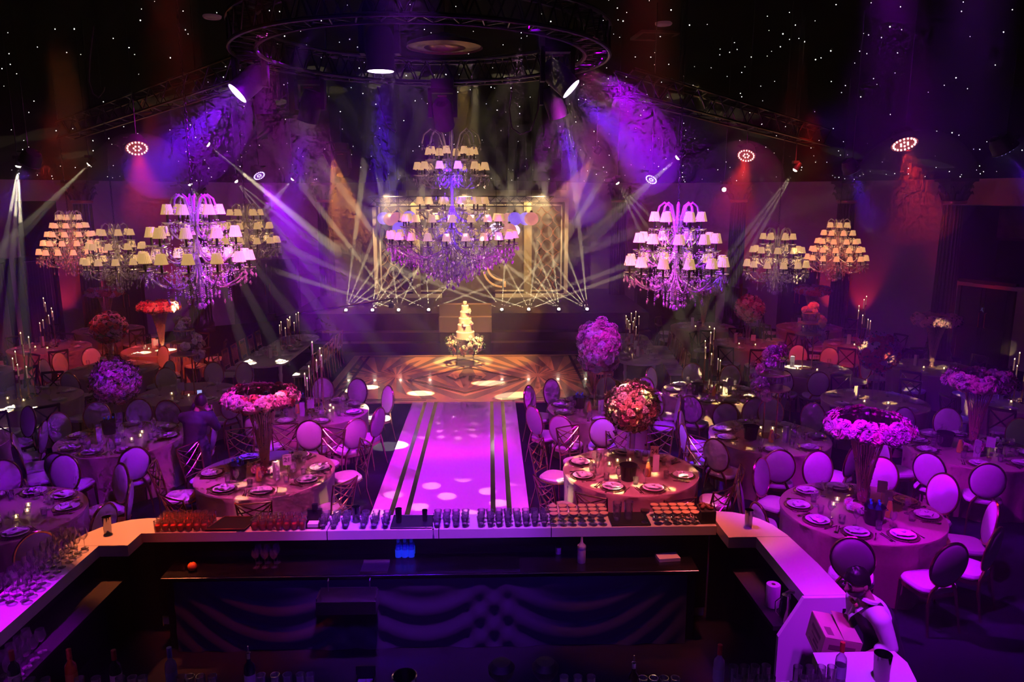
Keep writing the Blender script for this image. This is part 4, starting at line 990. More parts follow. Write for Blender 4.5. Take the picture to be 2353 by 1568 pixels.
barmat(-.43,-.02,'black bar mat with jiggers left of the middle shot glasses');barmat(1.78,2.17,'black bar mat between the two coupe clusters')
inst('darktin',tin(.15,.034,mat('dark_tin',(.12,.11,.13),.2,1.)),(-.36,7.15,ZB+.013),0,'taller dark tin on the jigger mat','shaker','dark tins on the jigger mat');inst('darktin',tin(),(-.1,7.18,ZB+.013),0,'shorter dark tin at the right of the jigger mat','shaker','dark tins on the jigger mat',scale=.8)
inst('mixg',tumb(None,.19,.042,.5,.006,'mixing_glass'),(1.85,7.15,ZB+.013),0,'left tall upturned mixing glass on the right bar mat','glass','mixing glasses');inst('mixg',None,(1.97,7.17,ZB+.013),0,'right tall upturned mixing glass on the right bar mat','glass','mixing glasses')
inst('espr',coupe(M_espresso),(2.12,7.08,ZB+.013),0,'dark espresso coupe on the right bar mat','glass')
e=empty('bar_spoon',(.0,7.0,ZB+.02),.3,'long bar spoon leaning off the front edge of the jigger mat','spoon');m=MB();m.tube([(-.01,-.02,.0),(.02,.14,.02)],.003,5);m.ell((-.012,-.03,0),.01,.014,.004,8,5);m.build('spoon_body',M_chrome,e)
e=empty('garnish_box',(2.76,7.15,ZB),0,'black garnish box with dark fruit at the right end of the front bar','box');m=MB();m.box(-.075,-.1,0,.075,.1,.13);m.build('box_body',M_black,e,smooth=False);m=MB()
for k in range(14): m.ell((R_.uniform(-.05,.05),R_.uniform(-.07,.07),.145),.022,.02,.018,8,5)
m.build('garnish',mat('dark_berries',(.2,.05,.06),.4),e)['kind']='stuff'
for j in range(11):
    for i in range(3):
        inst('wingwine',lambda: wine_glass(.2,.04,M_glass2,'bar_wine_glass'),(-3.25-.095*i+R_.uniform(-.012,.012),5.75+.095*j+R_.uniform(-.012,.012),ZB),0,'wine glass on the left bar wing, %s from camera in the %s row'%(ORD[j],('inner','middle','outer')[i]),'glass','wine glasses on the left bar wing')
inst('wingwine',None,(-3.42,5.35,ZB),0,'lone wine glass on the left bar wing at the left edge','glass','wine glasses on the left bar wing')
# ================================================================ NEAR BAR
NB=empty('near_bar_counter',(0,0,0),0,'white near bar counter at the bottom edge with a rounded right end','bar counter')
m=MB();m.prism([(-3.3,3.95),(3.3,3.95),(3.42,4.2),(3.5,4.55),(3.56,4.8),(3.54,4.94),(2.93,4.94),(2.88,4.62),(-3.3,4.62)],1.02,1.1);m.build('countertop',M_bartop,NB,smooth=False)
m=MB();m.box(-3.2,4.0,0,3.2,4.5,1.0);m.build('base_cabinet',M_inner,NB,smooth=False)
Z2=1.1
BT=[(25,1495,dict(),'dark bottle with copper capsule and pale label, leftmost at the bottom edge'),(157,1492,dict(body=(.5,.12,.02),lab=(.6,.2,.05),cap=(.75,.1,.05)),'amber bottle with red cap, second from left at the bottom edge'),(260,1494,dict(body=(.015,.02,.02)),'very dark bottle between the amber and the frosted bottles'),(388,1488,dict(body=(.5,.45,.55),lab=(.4,.45,.7),cap=(.3,.35,.8)),'frosted pale bottle at the bottom edge left of centre'),(570,1494,dict(pour=True,lab=(.7,.65,.6)),'dark bottle with steel pourer and white label'),(1457,1516,dict(pour=True,body=(.05,.02,.02)),'rounded dark bottle with pourer right of centre at the bottom'),(1655,1482,dict(body=(.5,.4,.55),lab=(.45,.4,.6),cap=(.8,.06,.06)),'pale bottle with red neck capsule near the right bar end'),(1937,1476,dict(clear=True,cap=(.8,.06,.06),lab=(.55,.5,.8)),'clear bottle with red cap in front of the rounded white counter end')]
for px,py,kw,lb in BT:
    z=Z2+.312;q=P(px,py,z);e=spirit(**kw)();e.location=(q[0],q[1],Z2);tag(e,lb,'bottle','bottles on the near bar')
def highball():
    e=empty('highball_glass');m=MB();m.lathe([(0,.003),(.028,.003),(.031,.15),(.029,.15),(.026,.014),(0,.014)],16);m.build('glass',M_glass2,e);return e
G=[([55,85,118],1545,'behind the leftmost bottle'),([195,232],1543,'between the amber and very dark bottles'),([285,312,335],1545,'left of the frosted bottle'),([418,437,462,488],1552,'right of the frosted bottle'),([600,632,660,690,712],1550,'right of the bottle with white label'),([1296,1328,1358],1555,'left of the rounded dark bottle'),([1478,1502,1526,1552],1558,'right of the rounded dark bottle'),([1684,1710,1734,1760],1528,'back row right of the red-necked pale bottle'),([1696,1722,1748,1772],1556,'front row right of the red-necked pale bottle'),([1834,1862,1888,1912],1532,'back row left of the clear bottle'),([1846,1872,1898],1556,'front row left of the clear bottle')]
for xs,py,wh in G:
    for i,px in enumerate(xs):
        q=P(px,py,Z2+.15);inst('highball',highball,(q[0],min(q[1],4.58),Z2),0,'empty highball glass, %s from left, %s'%(ORD[i],wh),'glass','highball glasses on the near bar')
q=P(2030,1503,Z2+.2);e=tin(.2,.06)();e.location=(q[0],q[1],Z2);tag(e,'large steel shaker on the rounded white counter end','shaker')
q=P(930,1545,Z2+.2);e=empty('champagne_bucket',(q[0],q[1]-.02,Z2),0,'steel champagne bucket at the bottom edge just left of centre','bucket');m=MB();m.lathe([(0,.003),(.06,.003),(.08,.18),(.085,.185),(.08,.185),(.058,.01),(0,.01)],24);m.build('bucket_body',M_chrome,e);m=MB();m.tube([(.08*cos(2*PI*i/24),.08*sin(2*PI*i/24),.187) for i in range(24)],.005,6,closed=True);m.build('rim',M_chrome,e)
q=P(840,1528,Z2+.2);e=empty('napkin_caddy',(q[0],q[1]-.04,Z2),0,'black caddy with napkins at the bottom edge left of the champagne bucket','caddy');m=MB();m.box(-.065,-.05,0,.065,.05,.015);m.box(-.065,.035,.015,.065,.05,.19);m.box(-.065,-.05,.015,-.055,.035,.13);m.box(.055,-.05,.015,.065,.035,.13);m.build('caddy_body',M_black,e,smooth=False);m=MB();m.box(-.05,-.045,.016,.05,.03,.1);m.build('napkin_stack',M_napkin,e,smooth=False)
for px,lb in((1152,'left black bulb-shaped object with narrow neck at the bottom edge'),(1252,'right black bulb-shaped object with narrow neck at the bottom edge')):
    q=P(px,1512,Z2+.26);e=empty('bulb_shape',(q[0],min(q[1],4.5),Z2),0,lb,'ornament','black bulb-shaped objects on the near bar');m=MB();m.lathe([(0,0),(.05,0),(.05,.012),(.012,.02),(.012,.12)],16);m.build('stem',M_black,e);m=MB();m.lathe([(.012,.12),(.05,.14),(.085,.19),(.09,.23),(.06,.265),(0,.275)],20);m.build('hood',M_black,e)  # unidentified dark shape, built as a plain black bulb on a neck
# cardboard box carried by the barman
BX=empty('cardboard_box',(3.235,5.26,1.0),0,'printed cardboard carton carried by the barman at the right bar end','box')
BX.rotation_euler=(math.radians(4),math.radians(8),math.radians(-6))
M_card=noise_mat('carton_board',(.6,.42,.32),(.52,.36,.27),12,.8)
m=MB();m.box(-.14,-.17,-.11,.14,.17,.11);m.build('carton',M_card,BX,smooth=False)
m=MB();m.box(-.138,-.168,.111,-.004,.168,.116);m.build('lid_flap',M_card,BX,smooth=False)
m=MB();m.add([(.002,-.168,.112),(.138,-.168,.112),(.13,.168,.13),(.0,.168,.14),(.002,-.168,.116),(.138,-.168,.116),(.13,.168,.134),(.0,.168,.144)],[(3,2,1,0),(4,5,6,7),(0,1,5,4),(1,2,6,5),(2,3,7,6),(3,0,4,7)]);m.build('lid_flap',M_card,BX,smooth=False)
M_print=mat('carton_print',(.2,.12,.1),.8)
m=MB()
for k,(z0,z1,y0,y1) in enumerate([(.03,.06,-.1,.1),(-.01,.0,-.08,.08),(-.05,-.03,-.1,.02),(-.08,-.07,-.1,.1)]): m.box(-.1412,y0,z0,-.1402,y1,z1)
m.box(-.11,-.13,.1165,-.06,-.03,.117);m.box(-.1,-.1712,.02,.1,-.1702,.06);m.build('print_marks',M_print,BX,smooth=False)
# ================================================================ PEOPLE
def skin(verts,edges,root=0,sub=2):
    me=bpy.data.meshes.new('skin_tmp');me.from_pydata([v[:3] for v in verts],edges,[])
    o=bpy.data.objects.new('skin_tmp',me);COL.objects.link(o)
    sm=o.modifiers.new('s','SKIN');sm.use_smooth_shade=True
    ly=me.skin_vertices[0] if me.skin_vertices else None
    if ly is None:
        import bmesh
        b=bmesh.new();b.from_mesh(me);b.verts.layers.skin.verify();b.to_mesh(me);b.free();ly=me.skin_vertices[0]
    for i,v in enumerate(verts):
        rr=v[3];ly.data[i].radius=rr if isinstance(rr,tuple) else (rr,rr);ly.data[i].use_root=(i==root)
    s2=o.modifiers.new('u','SUBSURF');s2.levels=s2.render_levels=sub
    dg=bpy.context.evaluated_depsgraph_get();ev=o.evaluated_get(dg);m2=bpy.data.meshes.new_from_object(ev)
    r=([tuple(v.co) for v in m2.vertices],[tuple(p.vertices) for p in m2.polygons])
    bpy.data.objects.remove(o);bpy.data.meshes.remove(me);bpy.data.meshes.remove(m2);return r
def chain(pts): return pts,[(i,i+1) for i in range(len(pts)-1)]
def hand(wrist,d,palm_n,curl,size=1.,flip=1):
    """palm and five bent fingers leaving the wrist along d; palm faces palm_n"""
    d=Vector(d).normalized();n=Vector(palm_n);n=(n-d*n.dot(d)).normalized();s=d.cross(n)*flip;w=Vector(wrist);V=[];Fc=[]
    def addm(r):
        b=len(V);V.extend(r[0]);Fc.extend(tuple(b+i for i in f) for f in r[1])
    k=size
    pv=[(*w,.024*k),(*(w+d*.045*k),(.04*k,.018*k)),(*(w+d*.085*k),(.042*k,.016*k))]
    addm(skin(pv,[(0,1),(1,2)],0,2))
    for i,(off,L) in enumerate([(-.03,.066),(-.01,.076),(.011,.071),(.031,.056)]):
        p=w+d*(.08*k)+s*off*k;q=[p];dirn=d.copy()
        for j,fr in enumerate((.45,.32,.25)):
            dirn=(Matrix.Rotation(curl*(.5+.3*j),3,s*flip)@dirn).normalized();q.append(q[-1]+dirn*L*fr*k)
        addm(skin([(*x,(.0095-.001*jj)*k) for jj,x in enumerate(q)],[(0,1),(1,2),(2,3)],0,1))
    p=w+d*.025*k-s*.03*k;q=[p,p+(d*.5-s*.7+n*.35).normalized()*.035*k];q.append(q[-1]+(d*.8-s*.25+n*.5).normalized()*.03*k);q.append(q[-1]+(d*.8+n*.4).normalized()*.022*k)
    addm(skin([(*x,(.0115-.001*jj)*k) for jj,x in enumerate(q)],[(0,1),(1,2),(2,3)],0,1))
    return V,Fc
def head_mesh(mb,c,fwd,up,s=1.):
    """head with brow, nose, lips, chin and ears, looking along fwd"""
    f=Vector(fwd).normalized();u=Vector(up);u=(u-f*u.dot(f)).normalized();r=f.cross(u);c=Vector(c)
    n,mr=28,20;vs=[]
    def shp(a,t):
        # a: azimuth (0 = front), t: polar from top
        z=cos(t);q=sin(t)
        x=q*cos(a);y=q*sin(a)
        fx=.098*x if x>0 else .103*x;sy=.076*y;hz=.118*z
        if z<0: sy*=1-.28*z*z;fx*=1-.1*z*z
        if x>.2:
            fa=math.exp(-(y*3.2)**2)
            fx+=.024*math.exp(-((z+.13)*5)**2)*math.exp(-(y*7.5)**2)      # nose
            fx+=.014*math.exp(-((z+.02)*7)**2)*math.exp(-(y*9)**2)
            fx-=.009*math.exp(-((z-.08)*8)**2)*math.exp(-((abs(y)-.33)*6)**2) # eye sockets
            fx+=.006*math.exp(-((z-.24)*9)**2)*fa
            fx+=.008*math.exp(-((z+.47)*11)**2)*math.exp(-(y*4)**2)    # lips
            fx+=.012*math.exp(-((z+.78)*5)**2)*math.exp(-(y*3.5)**2)   # chin
        return fx,sy,hz
    for k in range(1,mr):
        for i in range(n):
            fx,sy,hz=shp(2*PI*i/n,PI*k/mr);vs.append(c+(f*fx+r*sy+u*hz)*s)
    vs+=[c+u*.118*s,c-u*.118*s];fs=[]
    for k in range(mr-2):
        for i in range(n):
            j=(i+1)%n;fs.append((k*n+i,(k+1)*n+i,(k+1)*n+j,k*n+j))
    b=(mr-1)*n
    for i in range(n):
        j=(i+1)%n;fs+=[(b,i,j),(b+1,(mr-2)*n+j,(mr-2)*n+i)]
    mb.add([tuple(v) for v in vs],fs)
    M=Matrix((f,r,u)).transposed()
    for sg in(-1,1): mb.ell(tuple(c+(-f*.008+r*.076*sg-u*.01)*s),.02*s,.009*s,.033*s,10,7,M)
    return f,r,u
def hair_mesh(c,f,r,u,s=1.,long=0.):
    m=MB();c=Vector(c);n,mr=28,14
    def fn(uu,vv):
        a=2*PI*uu;lim=PI*(.36+.0*cos(a)+.26*(1-cos(a))/2*1.0+.02*sin(5*a));t=lim*vv
        q=1.07+.03*sin(9*a)*sin(t*7)+(.08 if vv<.6 and cos(a)>.2 else .0)*vv
        x=sin(t)*cos(a);y=sin(t)*sin(a);z=cos(t)
        p=c+(f*(.1*x*q)+r*(.078*y*q)+u*(.12*z*q+.004))*s
        return tuple(p)
    m.grid(fn,n,mr);return m
M_skin=noise_mat('skin_warm',(.48,.28,.2),(.42,.24,.17),9,.5);M_hair=mat('dark_hair',(.012,.009,.008),.45)
M_shirt=noise_mat('white_shirt',(.78,.77,.78),(.72,.71,.73),20,.8);M_vest=noise_mat('black_waistcoat',(.02,.02,.028),(.03,.03,.038),30,.8);M_trouser=mat('black_trousers',(.015,.015,.018),.85);M_shoe=mat('black_shoes',(.02,.02,.02),.25)
def fuse(mb,vox=.012,it=5):
    """melt overlapping closed volumes into one continuous smooth surface"""
    me=bpy.data.meshes.new('fuse');me.from_pydata(mb.v,[],mb.f);o=bpy.data.objects.new('fuse',me);COL.objects.link(o)
    r=o.modifiers.new('r','REMESH');r.mode='VOXEL';r.voxel_size=vox
    q=o.modifiers.new('q','SMOOTH');q.iterations=it;q.factor=.5
    m2=bpy.data.meshes.new_from_object(o.evaluated_get(bpy.context.evaluated_depsgraph_get()))
    out=([tuple(v.co) for v in m2.vertices],[tuple(p.vertices) for p in m2.polygons])
    bpy.data.objects.remove(o);bpy.data.meshes.remove(me);bpy.data.meshes.remove(m2);return out
def loft(mb,pts,rad,side,n=20):
    pts=[Vector(p) for p in pts];vs=[];m_=len(pts);side=Vector(side)
    for k,p in enumerate(pts):
        t=(pts[min(k+1,m_-1)]-pts[max(k-1,0)]).normalized();s_=(side-t*side.dot(t)).normalized();f_=t.cross(s_)
        a_,b_=rad[k]
        for i in range(n):
            q=2*PI*i/n;vs.append(tuple(p+s_*a_*cos(q)+f_*b_*sin(q)))
    fs=[(k*n+i,k*n+(i+1)%n,(k+1)*n+(i+1)%n,(k+1)*n+i) for k in range(m_-1) for i in range(n)]
    fs+=[tuple(reversed(range(n))),tuple(range((m_-1)*n,m_*n))];mb.add(vs,fs)
def limb(mb,pts,rs):
    """rounded tapering limb through its joints"""
    P_=[];Rr=[]
    for k in range(len(pts)-1):
        for j in range(4):
            P_.append(Vector(pts[k]).lerp(Vector(pts[k+1]),j/4));Rr.append(rs[k]+(rs[k+1]-rs[k])*j/4)
    P_.append(Vector(pts[-1]));Rr.append(rs[-1]);mb.tube(P_,Rr,14)
    for p,r in zip(pts,rs): mb.ell(tuple(p),r,r,r,14,9)
def person(name,lab,J,hc,fwd,up,hands,jacket=False):
    """J: joint dict; builds one continuous body and its clothes"""
    e=empty(name,(J['pel'][0],J['pel'][1],0),0,lab,'person');off=Vector((J['pel'][0],J['pel'][1],0))
    V={k:Vector(v)-off for k,v in J.items()};side=(V['shR']-V['shL']).normalized()
    def torso(mb,g,top=True):
        hp=(V['hiL']+V['hiR'])/2
        loft(mb,[hp-Vector((0,0,.03)),V['pel']+Vector((0,0,.03)),V['wai'],V['wai'].lerp(V['che'],.55),V['che'],V['che'].lerp(V['nec0'],.6),V['nec0']],[(.16+g,.11+g),(.155+g,.108+g),(.135+g,.098+g),(.15+g,.108+g),(.165+g,.112+g),(.13+g,.09+g),(.062+g,.062+g)],side)
        for k in('shL','shR'): mb.ell(tuple(V[k]),.062+g,.062+g,.06+g,14,9)
        limb(mb,[V['shL'].lerp(V['shR'],.0),V['che'].lerp(V['nec0'],.6),V['shR']],[.058+g,.075+g,.058+g])
    def arm(mb,s,g,upto=1.):
        w=V['el'+s].lerp(V['wr'+s],upto);limb(mb,[V['sh'+s],V['sh'+s].lerp(V['el'+s],.5),V['el'+s],w],[.056+g,.05+g,.042+g,.042+(.028-.042)*upto+g])
    def leg(mb,s,g,upto=1.):
        w=V['kn'+s].lerp(V['an'+s],upto);limb(mb,[V['hi'+s],V['hi'+s].lerp(V['kn'+s],.5),V['kn'+s],V['kn'+s].lerp(w,.4),w],[.088+g,.074+g,.056+g,.055+g,.04+g])
    m=MB();torso(m,0)
    for s_ in'LR':
        arm(m,s_,0);leg(m,s_,0);limb(m,[V['an'+s_],V['to'+s_]],[.042,.034])
    limb(m,[V['nec0']-Vector((0,0,.03)),V['nec'],V['hed']],[.062,.056,.056])
    c=Vector(hc)-off
    body=MB();body.add(*fuse(m,.014,4));f,r,u=head_mesh(body,c,fwd,up)
    for w,d,pn,cu,fl in hands: body.add(*hand(V[w],d,pn,cu,1.,fl))
    body.build('body',M_skin,e);hair_mesh(c,f,r,u).build('hair',M_hair,e)
    m=MB()
    for sg in(-1,1): m.ell(tuple(c+f*.087+r*.03*sg+u*.012),.007,.012,.006,8,6,Matrix((f,r,u)).transposed())
    m.build('eyes',mat('eye_dark',(.03,.02,.02),.2),e)
    m=MB()
    for sg in(-1,1): m.tube([tuple(c+f*(.094-.004*abs(t))+r*sg*(.016+.012*t)+u*(.034+.004*(1-t*t))) for t in(-.2,.5,1.2,1.9)],.0045,5)
    m.build('eyebrows',M_hair,e)
    m=MB();leg(m,'L',.016,.93);leg(m,'R',.016,.93);hp=(V['hiL']+V['hiR'])/2;loft(m,[hp-Vector((0,0,.05)),V['pel'],V['wai'].lerp(V['pel'],.3)],[(.17,.125),(.172,.126),(.15,.114)],side);o=MB();o.add(*fuse(m,.014,4));o.build('trousers',M_trouser,e)
    for s_ in'LR':
        m=MB();limb(m,[V['an'+s_]-Vector((0,0,.03)),V['to'+s_]],[.052,.042]);o=MB();o.add(*fuse(m,.01,3));o.build('shoe',M_shoe,e)
    if jacket:
        m=MB();torso(m,.022);arm(m,'L',.02,.95);arm(m,'R',.02,.95);o=MB();o.add(*fuse(m,.013,4));o.build('suit_jacket',M_vest,e)
    else:
        m=MB();torso(m,.012);arm(m,'L',.016,.25);arm(m,'R',.016,.25)
        for s_ in'LR':
            q=V['el'+s_].lerp(V['wr'+s_],.22);limb(m,[q,V['el'+s_].lerp(V['wr'+s_],.3)],[.062,.06])
        o=MB();o.add(*fuse(m,.012,3));o.build('shirt',M_shirt,e)
        m=MB();hp=(V['hiL']+V['hiR'])/2;g=.022
        loft(m,[hp+Vector((0,0,.05)),V['wai'],V['wai'].lerp(V['che'],.55),V['che'],V['che'].lerp(V['nec0'],.55)],[(.155+g,.112+g),(.138+g,.1+g),(.152+g,.112+g),(.155+g,.114+g),(.1+g,.088+g)],side)
        for k in('shL','shR'): limb(m,[V['che'].lerp(V['nec0'],.6).lerp(V[k],.35)+Vector((0,0,.012)),V['che'].lerp(V[k],.62)],[.075,.075])
        o=MB();o.add(*fuse(m,.012,3));o.build('waistcoat',M_vest,e)
    return e,c,f,r,u,off,V
# barman carrying the carton
J=dict(pel=(3.74,5.33,.86),wai=(3.7,5.33,1.02),che=(3.62,5.32,1.2),nec0=(3.57,5.31,1.31),nec=(3.53,5.305,1.36),hed=(3.49,5.3,1.42),
 shL=(3.59,5.13,1.235),elL=(3.68,5.03,.98),wrL=(3.47,5.12,.85),shR=(3.56,5.5,1.235),elR=(3.6,5.62,1.0),wrR=(3.45,5.6,.86),
 hiL=(3.74,5.23,.83),knL=(3.7,5.22,.46),anL=(3.74,5.23,.09),toL=(3.6,5.22,.04),hiR=(3.74,5.43,.83),knR=(3.72,5.44,.46),anR=(3.78,5.44,.09),toR=(3.64,5.46,.04))
J={k:(v[0]-.1,v[1]-.09,v[2]+(.03 if v[2]>.8 else 0)) for k,v in J.items()}
J.update(shL=(3.49,5.07,1.275),elL=(3.56,5.03,1.07),wrL=(3.37,5.07,.965),elR=(3.5,5.48,1.06),wrR=(3.36,5.44,.965))
e,c,f,r,u,off,V=person('person','bearded barman in white shirt and dark waistcoat carrying a carton at the right bar end',J,(3.355,5.205,1.51),(-.93,-.3,-.22),(-.1,0,1),
 [('wrL',(-.8,.25,-.1),(0,.3,1),.55,1),('wrR',(-.8,-.25,-.1),(0,-.3,1),.55,-1)])
m=MB();Mx=Matrix((f,r,u)).transposed()
def bd(uu,vv):
    a=(uu-.5)*2.9;t=PI*(.60+.33*vv);x=sin(t)*cos(a);y=sin(t)*sin(a);z=cos(t);q=1.05+(.09*math.exp(-(y*3.)**2) if x>0 else 0)
    return tuple(Vector(c)+f*(.098*x*q*(1-.05*z*z))+r*(.076*y*1.05*(1-.26*z*z))+u*(.12*z))
m.grid(bd,20,8);m.build('beard',M_hair,e)
nk=Vector(J['nec0'])-off
m=MB();m.tube([tuple(nk+Vector((.075*cos(a)-.02,.08*sin(a),.035+.02*cos(a+PI)))) for a in [2*PI*i/16 for i in range(16)]],.02,6,closed=True);m.build('collar',M_shirt,e)
m=MB()
def vf(uu,vv):
    z=-.02-.15*vv;w=.062*(1-vv)*(uu-.5)*2;return tuple(nk+Vector((-.072-.075*min(1,vv*1.6)-.02*(1-abs(uu-.5)*2)*(1-vv),w,z)))
m.grid(vf,6,10);m.build('shirt_front',M_shirt,e)
m=MB();b=nk+Vector((-.125,-.01,-.0));m.ell(tuple(b+Vector((0,-.03,0))),.015,.03,.02,8,6);m.ell(tuple(b+Vector((0,.03,0))),.015,.03,.02,8,6);m.ell(tuple(b),.017,.012,.013,8,6);m.build('bow_tie',mat('bow_tie_copper',(.5,.2,.12),.5),e)
# guest photographing with a phone
J=dict(pel=(-3.72,10.62,.84),wai=(-3.72,10.62,1.0),che=(-3.7,10.62,1.2),nec0=(-3.68,10.6,1.31),nec=(-3.66,10.585,1.36),hed=(-3.64,10.57,1.42),
 shL=(-3.87,10.6,1.25),elL=(-3.88,10.42,1.16),wrL=(-3.79,10.33,1.37),shR=(-3.52,10.6,1.25),elR=(-3.46,10.46,1.06),wrR=(-3.6,10.3,1.24),
 hiL=(-3.82,10.62,.8),knL=(-3.83,10.6,.45),anL=(-3.84,10.64,.09),toL=(-3.86,10.5,.04),hiR=(-3.62,10.62,.8),knR=(-3.61,10.58,.45),anR=(-3.6,10.62,.09),toR=(-3.58,10.48,.04))
J={k:(v[0],21.24-v[1],v[2]) for k,v in J.items()}
person('person','dark-suited guest standing between two left tables, lifting a phone to take a picture',J,(-3.62,10.68,1.465),(-.3,.95,-.1),(0,0,1),
 [('wrL',(.2,.25,.9),(.1,1,0),.35,-1),('wrR',(-.6,.3,.7),(-.2,1,.2),.4,1)],True)
e=empty('mobile_phone',(-3.75,10.985,1.5),.15,'lit phone held up by the dark-suited guest','phone');m=MB();m.box(-.037,-.004,-.075,.037,.004,.075);m.build('phone_case',M_black,e,smooth=False);m=MB();m.box(-.033,-.0055,-.068,.033,-.0042,.068);m.build('screen',mat('phone_screen',(.02,.02,.03),.2,emit=(.45,.5,1.),es=.9),e,smooth=False)
# ================================================================ CHANDELIERS
def shade_mat():
    m=mat('pleated_shade_silk',(.85,.72,.55),.8,emit=(1.,.56,.2),es=.55);nt=m.node_tree;N=nt.nodes;L=nt.links
    tc=N.new('ShaderNodeTexCoord');sp=N.new('ShaderNodeSeparateXYZ');L.new(tc.outputs['Generated'],sp.inputs[0])
    cr=N.new('ShaderNodeMapRange');cr.inputs['To Min'].default_value=1.;cr.inputs['To Max'].default_value=.62;L.new(sp.outputs['Z'],cr.inputs['Value'])
    return m
M_shade=shade_mat()
M_arm=glassy('crystal_arm',(.88,.86,.88),.5,.24,.1,(.9,.85,.85))
M_candle=mat('candle_sleeve',(.05,.045,.05),.4)
def bead(m,p,r,h=None):
    h=h or r;x,y,z=p
    m.add([(x+r,y,z),(x,y+r,z),(x-r,y,z),(x,y-r,z),(x,y,z-h),(x,y,z+h)],[(1,0,4),(2,1,4),(3,2,4),(0,3,4),(0,1,5),(1,2,5),(2,3,5),(3,0,5)])
def drop(m,p,L,r=.008,rr=R_):
    x,y,z=p;n=max(1,int(L/.022))
    for k in range(n): bead(m,(x,y,z-.022*(k+.5)),r*.6)
    bead(m,(x,y,z-L-.028),r*1.25,.03)
CHM={}
def chandelier(key,tiers,H,label,loc,crown=True,bowl=True,shade_r=.065,rz=0.):
    """tiers: (radius, height of shade base, number); H: total body height; z=0 at the lowest drop"""
    e=empty('crystal_chandelier',loc,rz,label,'chandelier','crystal chandeliers')
    zc0=min(t[1] for t in tiers)
    if key not in CHM:
        d=CHM[key]={};rr=random.Random(3)
        m=MB();m.lathe([(.0,.1*H),(.03,.11*H),(.05,.16*H),(.03,.22*H),(.022,.3*H),(.045,.38*H),(.022,.45*H),(.022,.6*H),(.04,.66*H),(.02,.72*H),(.02,.97*H),(0,.98*H)],14);d['col']=m.mesh('centre_column',M_arm)
        d['t']=[]
        for R,z,n in tiers:
            k=shade_r/.065
            m=MB();zs=z-.1*k
            a0=.02;pts=[(a0,0,z-.03*k)]
            for i in range(1,13):
                t=i/12;pts.append((a0+(R-a0)*t,0,zs-.03*k-(.13*k+.1*R)*sin(PI*min(1,t*1.02))*(.55+.45*t)+.0))
            pts.append((R,0,zs));m.tube(pts,.009*k,6);arm=m.mesh('arm',M_arm)
            m=MB();m.lathe([(.0,zs),(.03*k,zs),(.062*k,zs+.018*k),(.066*k,zs+.022*k),(.03*k,zs+.012*k),(0,zs+.01*k)],14,(R,0,0));cup=m.mesh('drip_cup',M_crystal)
            m=MB();m.lathe([(.012*k,zs+.01*k),(.012*k,z+.03*k),(.0,z+.032*k)],8,(R,0,0));sl=m.mesh('candle_sleeve',M_candle)
            m=MB();m.lathe([(shade_r,z),(shade_r*.97,z+.004),(shade_r*.62,z+.1*k),(shade_r*.63,z+.104*k)],44,(R,0,0),fn=lambda a,r,z_,k_: r*(1+.035*(1 if int(a/(2*PI)*44+.5)%2 else -1)));shd=m.mesh('lampshade',M_shade)
            m=MB()
            for i in range(6):
                a=2*PI*i/6;drop(m,(R+.06*k*cos(a),.06*k*sin(a),zs+.012*k),rr.choice([.03,.05,.09,.12])*k,.011*k)
            drop(m,(R,0,zs-.02),.1*k,.013*k);drop(m,(R*.6,0,zs-.2*k),.09*k,.012*k)
            cry=m.mesh('crystal_drops',M_crystal);d['t'].append((arm,cup,sl,shd,cry))
        m=MB();Rb=max(t[0] for t in tiers)
        if bowl=='big':
            for ring in range(9):
                q=Rb*(.97-.108*ring);n=int(20+q*64)
                for i in range(n):
                    a=2*PI*(i+.5*(ring%2))/n;zt=zc0-.14-.02*ring;zb=.04+(zc0-.35)*max(0.,(q/Rb))**1.15
                    drop(m,(q*cos(a),q*sin(a),min(zt,zb+rr.uniform(.18,.3))),rr.uniform(.1,.2),.012)
            bead(m,(0,0,.03),.035,.04)
        else:
            for ring in range(4):
                q=.05+.075*ring;n=7+ring*4
                for i in range(n):
                    a=2*PI*i/n+ring;z1=.25*H+.02*ring;drop(m,(q*cos(a),q*sin(a),z1),max(.05,z1-.05-.045*ring*ring*.7-rr.uniform(0,.03)),.013)
            m.ell((0,0,.035),.03,.03,.035,10,7)
        d['bowl']=m.mesh('crystal_curtain',M_crystal)
        m=MB()
        if crown:
            for i in range(8):
                a=2*PI*i/8;k=H/1.2;top=.97*H;pp=[(.03,.72*H),(.05*k,.86*H),(.09*k,.955*H),(.15*k,.985*H),(.2*k,.95*H),(.215*k,.9*H)]
                m.tube([(q*cos(a),q*sin(a),z) for q,z in pp],.011,6)
                drop(m,(.215*k*cos(a),.215*k*sin(a),.9*H),.05,.014);drop(m,(.13*k*cos(a),.13*k*sin(a),.93*H),.12*k,.011)
                for s in(-1,1):
                    for t in range(8):
                        b=a+s*.39*t/8;q=.21*k-.03*k*t/8;bead(m,(q*cos(b),q*sin(b),.9*H-.08*sin(PI*t/8)),.009)
        d['crown']=m.mesh('crystal_crown',M_crystal)
        # inner bead strings between tiers
        m=MB()
        for R,z,n in tiers:
            for i in range(n*2):
                a=2*PI*i/(n*2);
                for t in range(9):
                    q=R*(.25+.7*t/8);bead(m,(q*cos(a),q*sin(a),z-.06-.1*sin(PI*t/8)),.009)
        d['str']=m.mesh('bead_garlands',M_crystal)
    d=CHM[key]
    mk('centre_column',d['col'],e);mk('crystal_curtain',d['bowl'],e)['kind']='stuff';mk('bead_garlands',d['str'],e)['kind']='stuff'
    if crown: mk('crystal_crown',d['crown'],e)
